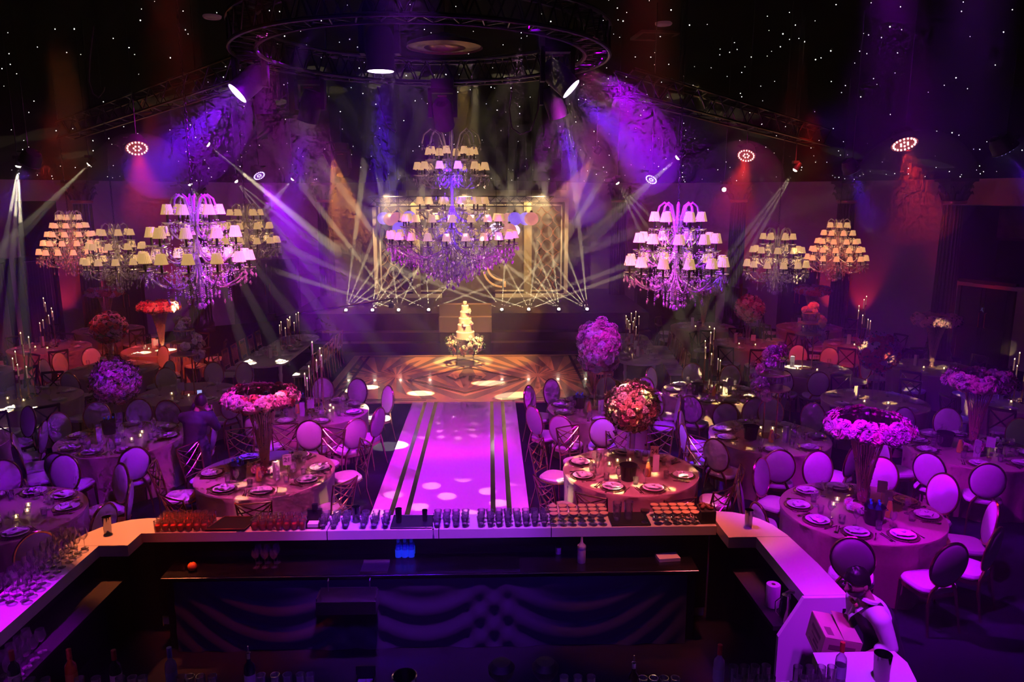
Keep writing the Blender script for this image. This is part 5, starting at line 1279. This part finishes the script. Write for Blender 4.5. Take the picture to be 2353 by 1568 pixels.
    for ti,(R,z,n) in enumerate(tiers):
        arm,cup,sl,shd,cry=d['t'][ti]
        for i in range(n):
            a=mk('arm',arm,e,rot=(0,0,2*PI*(i+.5*(ti%2))/n+.13*ti))
            mk('drip_cup',cup,a);mk('candle_sleeve',sl,a);mk('lampshade',shd,a);mk('crystal_drops',cry,a)['kind']='stuff'
    m=MB();zt=ceilz(min(14.2,math.hypot(loc[0],loc[1]-14)))-loc[2];z=H*.97;k=0
    while z<zt:
        m.tube([(.012*cos(t) if k%2 else 0,0 if k%2 else .012*cos(t),z+.03+.024*sin(t)) for t in [2*PI*i/8 for i in range(8)]],.004,4,closed=True);z+=.042;k+=1
    m.build('hanging_chain',M_truss,e);return e
TA=[(.52,.52,12),(.42,.77,9),(.25,1.0,6)]
TB5=[(.62,.50,14),(.52,.68,12),(.42,.86,10),(.32,1.04,8),(.2,1.21,6)]
TC=[(.94,.80,22),(.73,1.05,16),(.50,1.30,12),(.51,1.80,12),(.34,2.02,8)]
def zloc(px,py,y,top=None): p=D(px,py,y);return (p[0],p[1],p[2])
p=zloc(462,711,8.05);chandelier('A',TA,1.22,'near left three-tier chandelier washed in violet light',p,rz=.2);PL1=p
p=zloc(1549,715,8.35);chandelier('A',TA,1.22,'near right three-tier chandelier washed in violet light',p,rz=.55);PL2=p
p=zloc(278,674,13.2);chandelier('A',TA,1.22,'warm three-tier chandelier far left, between the violet one and the five-tier one',p,rz=.9);PL3=p
p=zloc(572,625,13.6);chandelier('A',TA,1.22,'warm three-tier chandelier half hidden behind the near left violet chandelier',p,rz=.1);PL4=p
p=zloc(1779,678,13.4);chandelier('A',TA,1.22,'warm three-tier chandelier on the right, beside the five-tier one',p,rz=.4);PL5=p
p=zloc(172,636,16.4);chandelier('B',TB5,1.42,'warm five-tier chandelier at the far left',p,rz=.3);PL6=p
p=zloc(1917,648,16.6);chandelier('B',TB5,1.42,'warm five-tier chandelier at the far right',p,rz=.7);PL7=p
p=zloc(1042,667,11.5);chandelier('C',TC,2.42,'giant five-tier central chandelier hanging before the stage',p,bowl='big',rz=.1);PLC=p
# ================================================================ CIRCULAR TRUSS
def truss_tube(m,pa,pb,n,closed=False,r=.017):
    m.tube(pa,r,6,closed=closed);m.tube(pb,r,6,closed=closed)
CT=(-.12,8.55,5.86)
e=empty('circular_truss',CT,0,'black circular lighting truss hanging above the near chandeliers','truss')
rings=[(1.72,0.),(1.98,0.),(1.72,.27),(1.98,.27)]
for q,z in rings:
    m=MB();m.tube([(q*cos(2*PI*i/72),q*sin(2*PI*i/72),z) for i in range(72)],.022,8,closed=True);m.build('chord',M_truss,e)
m=MB();N_=48
for i in range(N_):
    a=2*PI*i/N_;b=2*PI*(i+.5)/N_;c=2*PI*(i+1)/N_
    def pt(k,an): q,z=rings[k];return(q*cos(an),q*sin(an),z)
    for k0,k1 in((0,2),(1,3),(0,1),(2,3)):
        m.tube([pt(k0,a),pt(k1,b)],.009,5,caps=False);m.tube([pt(k1,b),pt(k0,c)],.009,5,caps=False)
m.build('lattice_bracing',M_truss,e)
for i in range(4):
    a=PI/4+i*PI/2;x,y=1.85*cos(a),1.85*sin(a);m=MB();m.tube([(x,y,.27),(x,y,ceilz(math.hypot(x+CT[0],y+CT[1]-14))-CT[2]-.06)],.012,6);m.build('hoist_chain',M_truss,e)
def straight_truss(a,b,lab):
    A=Vector(a);B=Vector(b);L=(B-A).length;t=(B-A)/L;u=Vector((0,0,1));w=t.cross(u).normalized();u=w.cross(t)
    e=empty('straight_truss',a,0,lab,'truss','straight trusses');h=.15
    cs=[w*h+u*h,-w*h+u*h,-w*h-u*h,w*h-u*h]
    for c in cs:
        m=MB();m.tube([tuple(c),tuple(c+t*L)],.02,6);m.build('chord',M_truss,e)
    m=MB();n=int(L/.3)
    for i in range(n):
        for k in range(4):
            c0,c1=cs[k],cs[(k+1)%4];
            if i%2: c0,c1=c1,c0
            m.tube([tuple(c0+t*L*i/n),tuple(c1+t*L*(i+1)/n)],.009,5,caps=False)
    m.build('lattice_bracing',M_truss,e)
    m=MB()
    for f_ in(.2,.8):
        q=A+t*L*f_;m.tube([tuple(t*L*f_+u*h),(t.x*L*f_,t.y*L*f_,ceilz(min(14.,math.hypot(q.x,q.y-14)))-A.z-.08)],.01,5)
    m.build('hoist_chain',M_truss,e)
straight_truss(D(150,300,15.),D(560,160,10.6),'dim straight truss crossing the ceiling on the left of the ring')
straight_truss(D(1432,190,9.8),D(1890,318,14.5),'dim straight truss crossing the ceiling on the right of the ring')
x0,_,z0=D(848,463,24.2);x1,_,_=D(1272,463,24.2)
straight_truss((x0,24.2,z0),(x1,24.2,z0),'black box truss spanning the top of the stage backdrop')
for i,(pxa,pxb) in enumerate([(893,922),(926,958),(1136,1188),(1192,1256),(1280,1302)]):
    a=D(pxa,437,25.2);b=D(pxb,416,25.2);m=MB();m.box(a[0],25.2,z0+.17 if False else a[2],b[0],25.5,b[2]);e=empty('loudspeaker',(0,0,0),0,'dim loudspeaker cabinet above the stage, %s from left'%ORD[i],'loudspeaker','loudspeakers above the stage');m.build('cabinet',mat('speaker_dim',(.06,.04,.045),.7),e,smooth=False)
    m=MB();m.tube([((a[0]+b[0])/2,25.35,b[2]),((a[0]+b[0])/2,25.35,6.0)],.012,5);m.build('hanging_cable',M_black,e)
# ================================================================ LAMPS
M_lens={}
def lens(col,s):
    k='lens_%d_%d_%d_%d'%(int(col[0]*99),int(col[1]*99),int(col[2]*99),int(s*10));return emat(k,col,s)
def hang(e,loc):
    zt=ceilz(min(14.2,math.hypot(loc[0],loc[1]-14)))-loc[2];m=MB();m.tube([(0,0,.1),(0,0,max(.3,zt-.05))],.007,5);m.cbox((0,0,.14),.1,.1,.05);m.build('hanging_pole',M_black,e)
def par(loc,d,col,lab,ls=6.,R=.16,pole=True,led=True):
    e=empty('led_par_lamp',loc,0,lab,'stage lamp','round LED lamps');q=dirmat(d).to_matrix()
    m=MB();m.lathe([(0,.2),(R*.7,.19),(R*.95,.1),(R,.0),(R*1.04,-.005),(R*1.04,-.015),(R*.98,-.01)],28,M=q);m.build('lamp_body',M_black,e)
    m=MB();m.lathe([(R*.98,-.004),(0,-.004)],28,M=q);m.lathe([(R*1.0,-.012),(R*1.03,-.016),(R*1.04,-.008)],28,M=q);m.build('face_plate',lens(tuple(.25*c for c in col),1.2),e)
    if led:
        m=MB()
        for n,qr in((18,.84),(6,.3)):
            for i in range(n):
                a=2*PI*i/n;c=q@Vector((R*qr*cos(a),R*qr*sin(a),-.014));m.ell(tuple(c),R*.085,R*.085,R*.085,8,5)
        m.build('led_array',lens(tuple(min(1,.45+c*.6) for c in col),ls),e)
    m=MB();w=R*1.15
    m.tube([tuple(q@Vector((-w,0,.06))),(-w,0,.16),(w,0,.16),tuple(q@Vector((w,0,.06)))],.012,6);m.build('yoke',M_black,e)
    if pole: hang(e,loc)
    return e
def mover(loc,d,lab,lit=None,ls=8.,s=1.,up=True):
    """moving-head lamp: base box, yoke with two cheeks, head barrel with lens"""
    e=empty('moving_head_lamp',loc,0,lab,'stage lamp','moving-head lamps');q=dirmat(d).to_matrix();sg=1 if up else -1
    m=MB();m.cbox((0,0,sg*.36*s),.3*s,.22*s,.13*s);m.build('base_box',M_black,e,smooth=False)
    m=MB()
    m.cbox((-.17*s,0,sg*.12*s),.05*s,.14*s,.38*s);m.cbox((.17*s,0,sg*.12*s),.05*s,.14*s,.38*s);m.cbox((0,0,sg*.28*s),.38*s,.14*s,.06*s);m.build('yoke',M_black,e,smooth=False)
    h=empty('head');h.parent=e
    m=MB();m.lathe([(0,.19*s),(.1*s,.18*s),(.135*s,.1*s),(.14*s,.0),(.135*s,-.2*s),(.14*s,-.23*s),(.13*s,-.225*s)],24,M=q);hb=m.build('head_barrel',M_black,e)
    bpy.data.objects.remove(h)
    m=MB();m.lathe([(.128*s,-.226*s),(.0,-.228*s)],24,M=q);m.build('lens',lens(lit,ls) if lit else M_blackgloss,hb)
    m=MB();m.box(-.06*s,-.115*s,sg*.2*s-.01,.06*s,-.11*s,sg*.2*s+.01);m.build('trim_bar',mat('bar_copper',(.45,.2,.15),.3,.6),e,smooth=False)  # thin copper-coloured bar across the lamp
    return e
BLUE=(.16,.03,1.);VIO=(.42,.04,1.);RED=(1.,.06,.02);ORG=(1.,.35,.04);WARM=(1.,.8,.42);PINK=(1.,.08,.5)
# ring movers: (pixel of lens, room y, direction, lit)
def on(px,py,y): return D(px,py,y)
RING=[((543,217),8.7,(-.7,-.42,-.75),BLUE,'ring lamp with bright white-violet lens aimed down left, left side of the circular truss'),
 ((875,168),7.4,(0,.0,-1),BLUE,'ring lamp with thin blue-white lens edge, aimed straight down in the truss front'),
 ((1315,207),8.6,(.72,-.2,-.7),BLUE,'ring lamp with bright white-violet lens aimed down right, right side of the circular truss'),
 ((612,262),9.6,(0.05,.2,-1),None,'unlit ring lamp left of the one sending a faint blue beam'),
 ((706,282),10.0,(-.3,.15,-1),BLUE,'ring lamp with hidden lens sending a faint blue beam down left'),
 ((1022,290),10.35,(.05,.75,-.7),BLUE,'black ring lamp directly above the central chandelier'),
 ((1285,270),9.9,(.35,.3,-1),BLUE,'ring lamp aimed away under the right bright-lensed one, sending a blue beam')]
LAMPS=[]
for (px,py),y,d,lit,lb in RING:
    p=on(px,py,y);d=Vector(d).normalized();o=Vector(p)-d*.23
    mover(tuple(o),d,lb,lit and (.8,.55,1.),9.,.95)
    LAMPS.append((tuple(Vector(p)+d*.03),tuple(d),lit))
e=mover(D(785,378,22.5),(.15,-.3,-1),'dark moving head lamp silhouetted in the amber beam left of the stage',None,1,1.4)
hang(e,D(785,378,22.5))
PARS=[(315,340,12.3,(.3,-.55,-.8),RED,.165,'red LED lamp on the left, above the far left chandeliers'),
 (1715,357,13.2,(-.35,-.6,-.8),RED,.15,'red LED lamp right of the near right chandelier'),
 (2078,330,10.2,(0,-.5,-.85),RED,.16,'largest red LED lamp at far right'),
 (595,403,14.,(.55,-.45,-.8),VIO,.11,'small violet LED lamp above the hidden left chandelier'),
 (1497,412,14.5,(-.5,-.5,-.7),VIO,.12,'small violet LED lamp left of the near right chandelier chain'),
 (1957,392,13.,(.5,.15,-.85),BLUE,.14,'blue LED lamp edge-on between the two right red lamps'),
 (2310,342,10.,(.6,-.0,-.8),BLUE,.16,'blue LED lamp edge-on at the right edge'),
 (68,372,12.5,(-.6,.3,-.75),BLUE,.16,'blue LED lamp edge-on at the left edge')]
PL_=[]
for px,py,y,d,c,R,lb in PARS:
    p=D(px,py,y);d=Vector(d).normalized();par(p,d,c,lb,5.,R);PL_.append((tuple(Vector(p)+d*.05),tuple(d),c))
# small white scanners
def scanner(p,d,lab,up=False):
    e=empty('scanner_lamp',p,0,lab,'stage lamp','small white beam lamps');q=dirmat(d).to_matrix()
    m=MB();m.lathe([(0,.16),(.05,.15),(.055,.02),(.045,.0)],14,M=q);m.build('lamp_body',M_black,e)
    m=MB();m.lathe([(.044,.002),(.03,-.018),(0,-.024)],14,M=q);m.build('lens',lens((1.,.9,.65),20.),e)
    if up: m=MB();m.cbox((0,.03,-.06),.16,.12,.04);m.build('base_box',M_black,e,smooth=False)
    else: hang(e,p)
    return e
SCN=[(42,382,13.,(-.15,-.1,-1),'left edge'),(478,332,13.,(.7,.3,-.5),'far above the near left chandelier'),(437,424,17.,(.5,-.1,-1),'just left of the near left chandelier chain'),(543,417,17.5,(.7,-.1,-.8),'right of the near left chandelier chain'),(672,412,19.,(-.6,-.2,-.7),'beside the left stage column capital'),(1557,362,12.,(-.8,.2,-.75),'on the near right chandelier chain'),(1419,421,17.,(.55,-.2,-.8),'beside the right stage column'),(1827,391,14.,(-.6,.1,-1),'above the right three-tier chandelier'),(205,377,15.,(-.7,0,-.6),'above the far left five-tier chandelier'),(1664,436,16.,(0,-1,-.1),'under the red lamp right of the near right chandelier')]
SCL=[]
for px,py,y,d,wh in SCN:
    p=D(px,py,y);d=Vector(d).normalized();scanner(p,d,'small white beam lamp '+wh);SCL.append((p,d,px))
STG=[(795,718),(856,718),(916,721),(985,721),(1153,720),(1215,718),(1284,718),(1349,718)]
STP=[]
for i,(px,py) in enumerate(STG):
    p=D(px,py,22.12);p=(p[0],p[1],1.1);scanner(p,(0,-.75,.6),'small uplight on the stage edge throwing a fan of white beams, %s from left'%ORD[i],True);STP.append(p)
# amber lamps beside the stage
AMB=[(760,344,20.5,(.12,.35,-1),'amber lamp with beam pouring down left of the stage'),(1371,352,21.,(-.5,.2,-.8),'amber lamp with short beam right of the stage')]
AML=[]
for px,py,y,d,lb in AMB:
    p=D(px,py,y);d=Vector(d).normalized();par(p,d,ORG,lb,8.,.1,True,False);AML.append((p,d))
    m=MB()
# ceiling discs, hatch and rose
def ceil_at(px,py):
    r=ray(px,py);t=1.
    while t<40:
        x,y,z=CAM[0]+r[0]*t,CAM[1]+r[1]*t,CAM[2]+r[2]*t;q=math.hypot(x,y-14)
        if q>14.8 or z>ceilz(q): break
        t+=.02
    return (x,y,z-.03)
for px,py,lb in((487,35,'left pinkish round ceiling speaker grille among the stars'),(1525,51,'right pinkish round ceiling speaker grille among the stars')):
    p=ceil_at(px,py);e=empty('ceiling_speaker',p,0,lb,'ceiling speaker','ceiling speaker grilles');m=MB();m.lathe([(0,-.03),(.1,-.03),(.12,-.02),(.15,-.03),(.17,-.01),(.175,.02)],28);m.build('grille',mat('grille_white',(.7,.6,.65),.6),e)
    spot((p[0],p[1]-.6,p[2]-1.2),(0,.6,1.2),(1,.3,.55),2.,30)
p=ceil_at(1505,78);e=empty('ceiling_hatch',p,.1,'dim square access hatch frame beside the right ceiling speaker','hatch')
m=MB();w=.42;m.box(-w,-w,-.03,w,-w+.07,.02);m.box(-w,w-.07,-.03,w,w,.02);m.box(-w,-w+.07,-.03,-w+.07,w-.07,.02);m.box(w-.07,-w+.07,-.03,w,w-.07,.02);m.build('hatch_frame',mat('hatch_brown',(.1,.05,.045),.7),e,smooth=False)
m=MB();m.box(-w+.07,-w+.07,-.01,w-.07,w-.07,.02);m.build('hatch_panel',M_ceiling,e,smooth=False)
p=D(1022,110,9.2);e=empty('hanging_dish',(p[0],p[1],p[2]),0,'round dark dish with bronze rim hanging inside the circular truss','ceiling ornament')
m=MB();m.lathe([(0,.06),(.2,.04),(.24,.0),(.42,.02),(.44,.0),(.43,.04),(.2,.12),(0,.13)],40);m.build('dish',mat('dish_bronze',(.25,.13,.08),.3,.8),e);hang(e,p)
# dim cable loops
for pts,y,lb in([[(215,60),(207,130),(204,185),(213,215),(226,224),(238,210),(240,200)],11.,'dim cable loop hanging from the ceiling at the upper left'],[[(1178,195),(1170,250),(1176,295),(1196,309),(1220,300),(1236,255),(1240,205)],10.4,'dim cable loop hanging from the ring right of the central lamp'],[[(868,200),(876,250),(890,290),(910,303)],10.3,'dim cable hanging from the ring left of the central lamp']):
    m=MB();m.tube([D(a,b,y) for a,b in pts],.012,6);o=m.build('hanging_cable',mat('cable_dim',(.12,.06,.1),.5));tag(o,lb,'cable','dim hanging cables')
# ================================================================ CAKE
cx,cy=P(1070,838,.03)[:2]
e=empty('cake_stand',(cx,cy,.03),0,'clear acrylic pedestal ringed with roses and greenery carrying the wedding cake','cake stand')
m=MB();m.box(-.26,-.26,0,.26,.26,.02);m.box(-.22,-.22,.02,-.205,.22,.66);m.box(.205,-.22,.02,.22,.22,.66);m.box(-.2,.205,.02,.2,.22,.66);m.box(-.2,-.22,.02,.2,-.205,.66);m.box(-.26,-.26,.665,.26,.26,.7);m.build('pedestal',glassy('acrylic',(.93,.93,.93),.3,.05),e,smooth=False)
rr=random.Random(5);pts=[]
for k in range(70):
    a=rr.uniform(0,6.28);t=rr.random();q=.3+.19*sin(PI*(.25+.75*t))*rr.uniform(.85,1.05);z=.72-.42*t+.05*rr.random();n=(cos(a),sin(a),.7-1.2*t);rose(e,(q*cos(a),q*sin(a),z),n,['peach','cream','blush','cream'],1.,rr);pts.append(((q*cos(a),q*sin(a),z),n))
leaves(e,pts*4+[((p[0]*.95,p[1]*.95,p[2]-.1),(n[0],n[1],-.4)) for p,n in pts[:40]],.09,5)
C=empty('wedding_cake',(cx,cy,.735),0,'tall five-tier ivory wedding cake on the floral pedestal before the stage','cake')
M_icing=noise_mat('ivory_icing',(.85,.78,.62),(.8,.72,.55),9,.55,bump=.1);z=0
for k,(q,h) in enumerate([(.24,.19),(.2,.19),(.165,.17),(.13,.17),(.095,.16)]):
    m=MB();m.lathe([(0,z),(q,z),(q,z+h-.012),(q-.012,z+h),(0,z+h)],36);t=m.build('cake_tier',M_icing,C)
    m=MB()
    for i in range(30): m.ell((q*cos(2*PI*i/30),q*sin(2*PI*i/30),z+.012),.013,.013,.013,6,4)
    m.build('piped_border',M_icing,t);z+=h
for k in range(24):
    zz=rr.choice([.05,.2,.4,.72,.75,.42]);a=rr.gauss(-.4 if zz>.5 else (-1.2 if k%2 else 1.9),.45);q={.05:.25,.2:.23,.4:.21,.42:.2,.72:.13,.75:.12}[zz];rose(C,(q*cos(a),q*sin(a),zz+rr.uniform(-.05,.05)),(cos(a),sin(a),.3),['cream','white','cream'],.75,rr)
m=MB();m.lathe([(0,z),(.05,z),(.06,z+.02),(.05,z+.1),(0,z+.105)],14);m.build('topper',M_icing,C)
# ================================================================ CAMERA JIB
a=D(682,721,21.0);b=D(905,686,21.0)
e=empty('camera_jib',(a[0],a[1],0),0,'thin dark camera crane boom reaching across in front of the left stage','camera crane')
m=MB();m.tube([(0,0,a[2]),(b[0]-a[0],0,b[2])],[.03,.022],8);m.build('boom',M_black,e)
m=MB();x=b[0]-a[0]-.08;m.tube([(x,0,b[2]),(x,0,b[2]-.14)],.015,6);m.cbox((x,-.02,b[2]-.2),.12,.16,.12);m.build('camera_head',M_black,e)
m=MB();m.tube([(0,0,0),(0,0,a[2])],.03,8)
for i in range(3): m.tube([(0,0,.75),(.4*cos(i*2.1),.4*sin(i*2.1),0)],.018,6)
m.build('tripod',M_black,e)
m=MB();m.tube([(0,0,a[2]),(-.7,0,a[2]-.09)],.03,8);m.cbox((-.7,0,a[2]-.1),.2,.16,.2);m.build('counterweight',M_black,e)
# ================================================================ LIGHT
w=bpy.data.worlds.new('world');SC.world=w;w.use_nodes=True;nt=w.node_tree
nt.nodes['Background'].inputs[0].default_value=(0,0,0,1)
HAZE=.009
vs=nt.nodes.new('ShaderNodeVolumeScatter');vs.inputs['Density'].default_value=HAZE;vs.inputs['Anisotropy'].default_value=.2;vs.inputs['Color'].default_value=(.95,.95,1,1)
nt.links.new(vs.outputs[0],nt.nodes['World Output'].inputs['Volume'])
cy_=SC.cycles;cy_.max_bounces=4;cy_.diffuse_bounces=2;cy_.glossy_bounces=2;cy_.transmission_bounces=2;cy_.transparent_max_bounces=14;cy_.use_adaptive_sampling=True;cy_.adaptive_threshold=.12;cy_.adaptive_min_samples=12;cy_.volume_bounces=0
cy_.caustics_reflective=False;cy_.caustics_refractive=False;cy_.sample_clamp_indirect=3.;cy_.sample_clamp_direct=0
cy_.use_light_tree=True
vsn=SC.view_settings;vsn.view_transform='Standard';vsn.look='None';vsn.exposure=0.;vsn.gamma=1.
# chandelier bulbs
for p,e_,h_,rr_ in((PL1,1.3,1.22,.3),(PL2,1.3,1.22,.3),(PL3,1.3,1.22,.3),(PL4,1.3,1.22,.3),(PL5,1.3,1.22,.3),(PL6,1.3,1.42,.35),(PL7,1.3,1.42,.35),(PLC,3.5,2.3,.62)):
    for k in range(3): point((p[0]+rr_*cos(k*2.1),p[1]+rr_*sin(k*2.1),p[2]+.52*h_),(1.,.6,.28),e_,.06)
# ring lamps
for (p,d,lit),en,dg in zip(LAMPS,(2600,1600,3000,0,1500,900,2500),(26,22,26,20,22,30,26)):
    if lit: spot(p,d,(.1,.0,1.),en,dg,.5,.08)
for p,d,c in PL_:
    spot(p,d,{RED:(1.,.025,.01),VIO:(.36,.0,1.),BLUE:(.1,.0,1.)}[c],({RED:150,VIO:2600,BLUE:500}[c] if p[0]<0 or c!=VIO else 500),44 if c==RED else 30,.6,.08)
for p,d in AML: spot(p,d,(1.,.3,.03),12000,34,.3,.05)
# overhead colour washes (bare spots added round the ring and out of view, no fixtures)
def wash(x,y,z,tx,ty,col,en,dg,bl=.7,tz=.7,gobo=None,rad=.12): return aim((x,y,z),(tx,ty,tz),col,en,dg,bl,.012 if gobo else rad,gobo=gobo)
wash(0,8.6,5.8,0,10.9,(.85,.0,1.),1250,42,.5,0);wash(-1.6,9.2,5.9,0,13.9,(.85,.0,1.),1500,26,.5,0);wash(1.6,9.2,5.9,0,13.9,(.85,.0,1.),1500,26,.5,0)         # runway
wash(-1.5,7.5,5.9,-2.4,9.75,(1.,.06,.6),2900,40)
wash(1.5,7.5,5.9,2.6,9.7,(1.,.1,.35),2300,40)
wash(-1.7,8.9,5.9,-2.3,12.6,(.55,.0,.95),2200,38)
wash(1.7,8.9,5.9,2.4,12.6,(.55,.0,.95),2000,38)
wash(1.7,8.2,5.9,5.2,8.1,(.5,.0,1.),4200,46)
wash(-1.7,8.2,5.9,-5.2,9.4,(.36,.0,1.),2600,52)
wash(1.8,8.8,5.9,6.9,10.4,(.42,.0,1.),2300,36)
wash(-1.8,8.8,5.9,-6.,13.,(.4,.0,.9),300,50)
wash(1.8,9.2,5.9,5.,13.6,(.45,.0,.9),400,44);wash(3.4,5.6,6.2,5.1,8.1,(.5,.0,1.),1700,36)
# bar
wash(-3.9,8.4,6.1,-3.02,7.08,(1.,.2,.06),2000,16,.5,1.1);wash(3.9,8.4,6.1,3.05,7.06,(1.,.12,.1),900,16,.5,1.1)
wash(-1.9,6.2,6.4,-1.9,7.2,(1.,.08,.06),1100,22,.5,1.1);wash(1.9,6.2,6.4,2.0,7.2,(1.,.16,.1),900,22,.5,1.1)
wash(-4.4,6.6,5.9,-3.42,5.4,(.55,.0,1.),2200,20,.6,1.1);wash(4.4,6.8,5.9,3.35,5.9,(.72,.0,1.),700,20,.6,1.1)
wash(2.8,3.6,5.8,3.4,4.9,(.42,.02,1.),1200,24,.6,1.);wash(0,5.4,6.3,-.1,7.2,(.5,.05,1.),2200,30,.6,1.1)
wash(0.2,2.2,5.4,0,6.9,(.12,.0,1.),420,46,.8,.6);wash(-2.,2.5,5.5,-3.3,4.5,(.4,.06,.8),160,44,.8,1.);wash(.6,2.2,5.2,.6,4.6,(.3,.05,1.),120,50,.8,1.2)
wash(3.6,3.6,5.7,3.6,5.3,(.5,.0,1.),800,24,.7,1.3)
# white breakup gobos
DOT=(1.,.42,.7)
wash(.9,8.0,5.9,.1,9.3,DOT,2600,34,.2,0,gobo_dots(11,.25));wash(.4,8.6,5.9,-.1,14.8,DOT,2400,20,.2,0,gobo_dots(24,.25))
wash(1.2,8.0,5.9,2.5,9.7,(1.,.74,.3),7000,24,.3,.76,gobo_dots(14,.22))
wash(-1.2,7.6,5.9,-2.0,9.2,(1.,.66,.28),3500,18,.3,.76,gobo_dots(12,.2))
wash(1.8,8.8,5.9,5.0,11.2,(1.,.74,.28),7000,20,.3,.76,gobo_dots(17,.22));wash(1.8,9.2,5.9,4.7,13.7,(1.,.74,.28),8000,17,.3,.76,gobo_dots(18,.22))
wash(3,9.5,5.8,9.3,14.6,(1.,.66,.2),6000,26,.3,.76,gobo_dots(13,.2));wash(-2,9.5,5.8,-8.,13.4,(1.,.7,.3),5000,22,.3,.76,gobo_dots(13,.18))
# warm rose light on the two tables nearest the bar
wash(-1.0,5.6,6.2,-2.0,9.,(1.,.12,.16),160,26,.6,.6);wash(1.6,5.4,6.2,2.3,8.8,(1.,.05,.1),800,24,.6,.6)
# dance floor + cake
wash(-2.7,12.8,6.2,-.6,18.1,(1.,.2,.15),2600,34,.6,0);wash(2.7,12.8,6.2,.6,18.1,(1.,.2,.15),2600,34,.6,0)
aim((.3,17.5,7.),(cx,cy,1.2),(1.,.78,.3),6500,13,.25,.06);aim((.0,17.5,7.),(0,20.3,0),(1.,.56,.1),2600,30,.4,.1)
# separate red spots added for the back tables, without fixtures
wash(-5.,13.,6.,-7.2,18.,(1.,.07,.02),2800,24);wash(-6.,12.,5.8,-9.8,18.5,(1.,.05,.02),1800,28);wash(6,13,5.8,8.5,18.4,(1.,.03,.02),1300,34)
# walls: violet and red
for x,y,tx,ty,c,en in((-3,14,-12,21,(.42,.0,.6),500),(3,14,10.5,22.5,(.42,.0,.5),400),(-3,16,-7,26,(.45,.0,.7),700),(3,16,7,26,(.42,.0,.5),500),(4,12,14,17,(.5,.0,.22),300),(-4,12,-14,16,(.45,.0,.4),300),(5,11,14.5,13,(.18,.0,.9),380)):
    wash(x,y,5.6,tx,ty,c,en,62,.9,2.6)
for x,y in COLS:
    vx,vy=-x,14-y;l=math.hypot(vx,vy);vx/=l;vy/=l
    for s in((1,-1)):
        px_,py_=x+vx*.1-vy*s*.52,y+vy*.1+vx*s*.52
        e=par((px_,py_,.22),(-vx*.28,-vy*.28,1),RED,'low red uplight on the floor, %s of a column'%('left' if s>0 else 'right'),3.,.07,False,False) if abs(x)<6 and False else None
        spot((px_,py_,.25),(-vx*.25,-vy*.25,1),(1.,.03,.03),95,50,.8,.05)
spot((12.2,18.2,4.2),(.1,.1,-1),(.2,.02,1.),90,50,.6)
# chandelier violet hits
aim((-.9,7.1,6.0),(PL1[0],PL1[1],PL1[2]+.55),(.32,.0,1.),900,19,.4);aim((.9,7.1,6.0),(PL2[0],PL2[1],PL2[2]+.55),(.36,.0,1.),700,19,.4)
aim((0,7.3,5.0),(PLC[0],PLC[1],PLC[2]+.5),(.25,.0,1.),420,15,.5)
# stage
for x in(-2.6,-.2,2.2): spot((x,23.3,4.45),(-x*.1,1,-.75),(1.,.64,.28),650,84,.7)
def beam(p,dv,col,en,deg):
    dv=Vector(dv).normalized();spot(Vector(p)+dv*.045,dv,col,en,deg,.4,.012,'beam_light')
rr=random.Random(11)
for i,p in enumerate(STP):
    for k in range(5):
        a=-1.2+2.4*k/4+rr.uniform(-.12,.12)
        if i<2: a=.2+.95*k/4
        if i>=6: a=-1.15+1.0*k/4
        beam((p[0],p[1]-.03,p[2]+.01),(sin(a),rr.uniform(-.35,-.05),cos(a)*.9+.12),(1.,.8,.42),20000,3.3)
for p,d,px in SCL:
    if px==1664: continue
    for k in range(3 if px!=478 else 1):
        beam(p,Vector(d)+Vector((.15*(k-1),rr.uniform(-.08,.08),.08*(k-1))),(1.,.86,.5),18000,4.5)
# thicker smoke drifting over the stage
mh=bpy.data.materials.new('stage_smoke');mh.use_nodes=True;nh=mh.node_tree;nh.nodes.clear()
oh=nh.nodes.new('ShaderNodeOutputMaterial');vh=nh.nodes.new('ShaderNodeVolumeScatter');vh.inputs['Density'].default_value=.055;vh.inputs['Anisotropy'].default_value=.15;nh.links.new(vh.outputs[0],oh.inputs['Volume'])
m=MB();m.ell((0,0,0),7.,3.2,3.3,40,24);o=m.build('stage_haze',mh,loc=(-.3,23.2,2.6));tag(o,'thick stage smoke lit warm by the fans of white beams in front of the backdrop','haze',kind='stuff')
def puff(p,d,r,l,den,lb):
    k='smoke_%d'%int(den*1000)
    if k not in MATS:
        mp_=mh.copy();mp_.name=k;[n for n in mp_.node_tree.nodes if n.type=='VOLUME_SCATTER'][0].inputs['Density'].default_value=den;MATS[k]=mp_
    c=Vector(p)+Vector(d).normalized()*(l*.85);m=MB();m.ell((0,0,0),r,r,l,24,16);o=m.build('smoke_puff',MATS[k]);o.location=c;o.rotation_mode='QUATERNION';o.rotation_quaternion=dirmat(d);tag(o,lb,'haze','smoke drifting under the lamps',kind='stuff')
for (p,d,c),nm in zip(PL_,('left red','middle red','right red','left violet','right violet','middle blue','right-edge blue','left-edge blue')):
    if c==RED: puff(p,d,.75,.75,.34,'red-lit smoke under the %s LED lamp'%nm)
    elif c==VIO: puff(p,d,1.,2.,.09 if p[0]<0 else .04,'violet-lit smoke below the %s LED lamp'%nm)
    else: puff(p,d,.6,.6,.1,'blue-lit smoke below the %s LED lamp'%nm)
for i,nm in((0,'left bright'),(1,'front'),(2,'right bright'),(4,'rear left'),(6,'rear right')):
    puff(LAMPS[i][0],LAMPS[i][1],.5,.8,.06,'blue-lit smoke below the %s ring lamp'%nm)
puff(AML[0][0],AML[0][1],1.1,1.5,.1,'amber-lit smoke pouring down left of the stage')
puff(AML[1][0],AML[1][1],.6,.8,.06,'faint amber-lit smoke right of the stage')
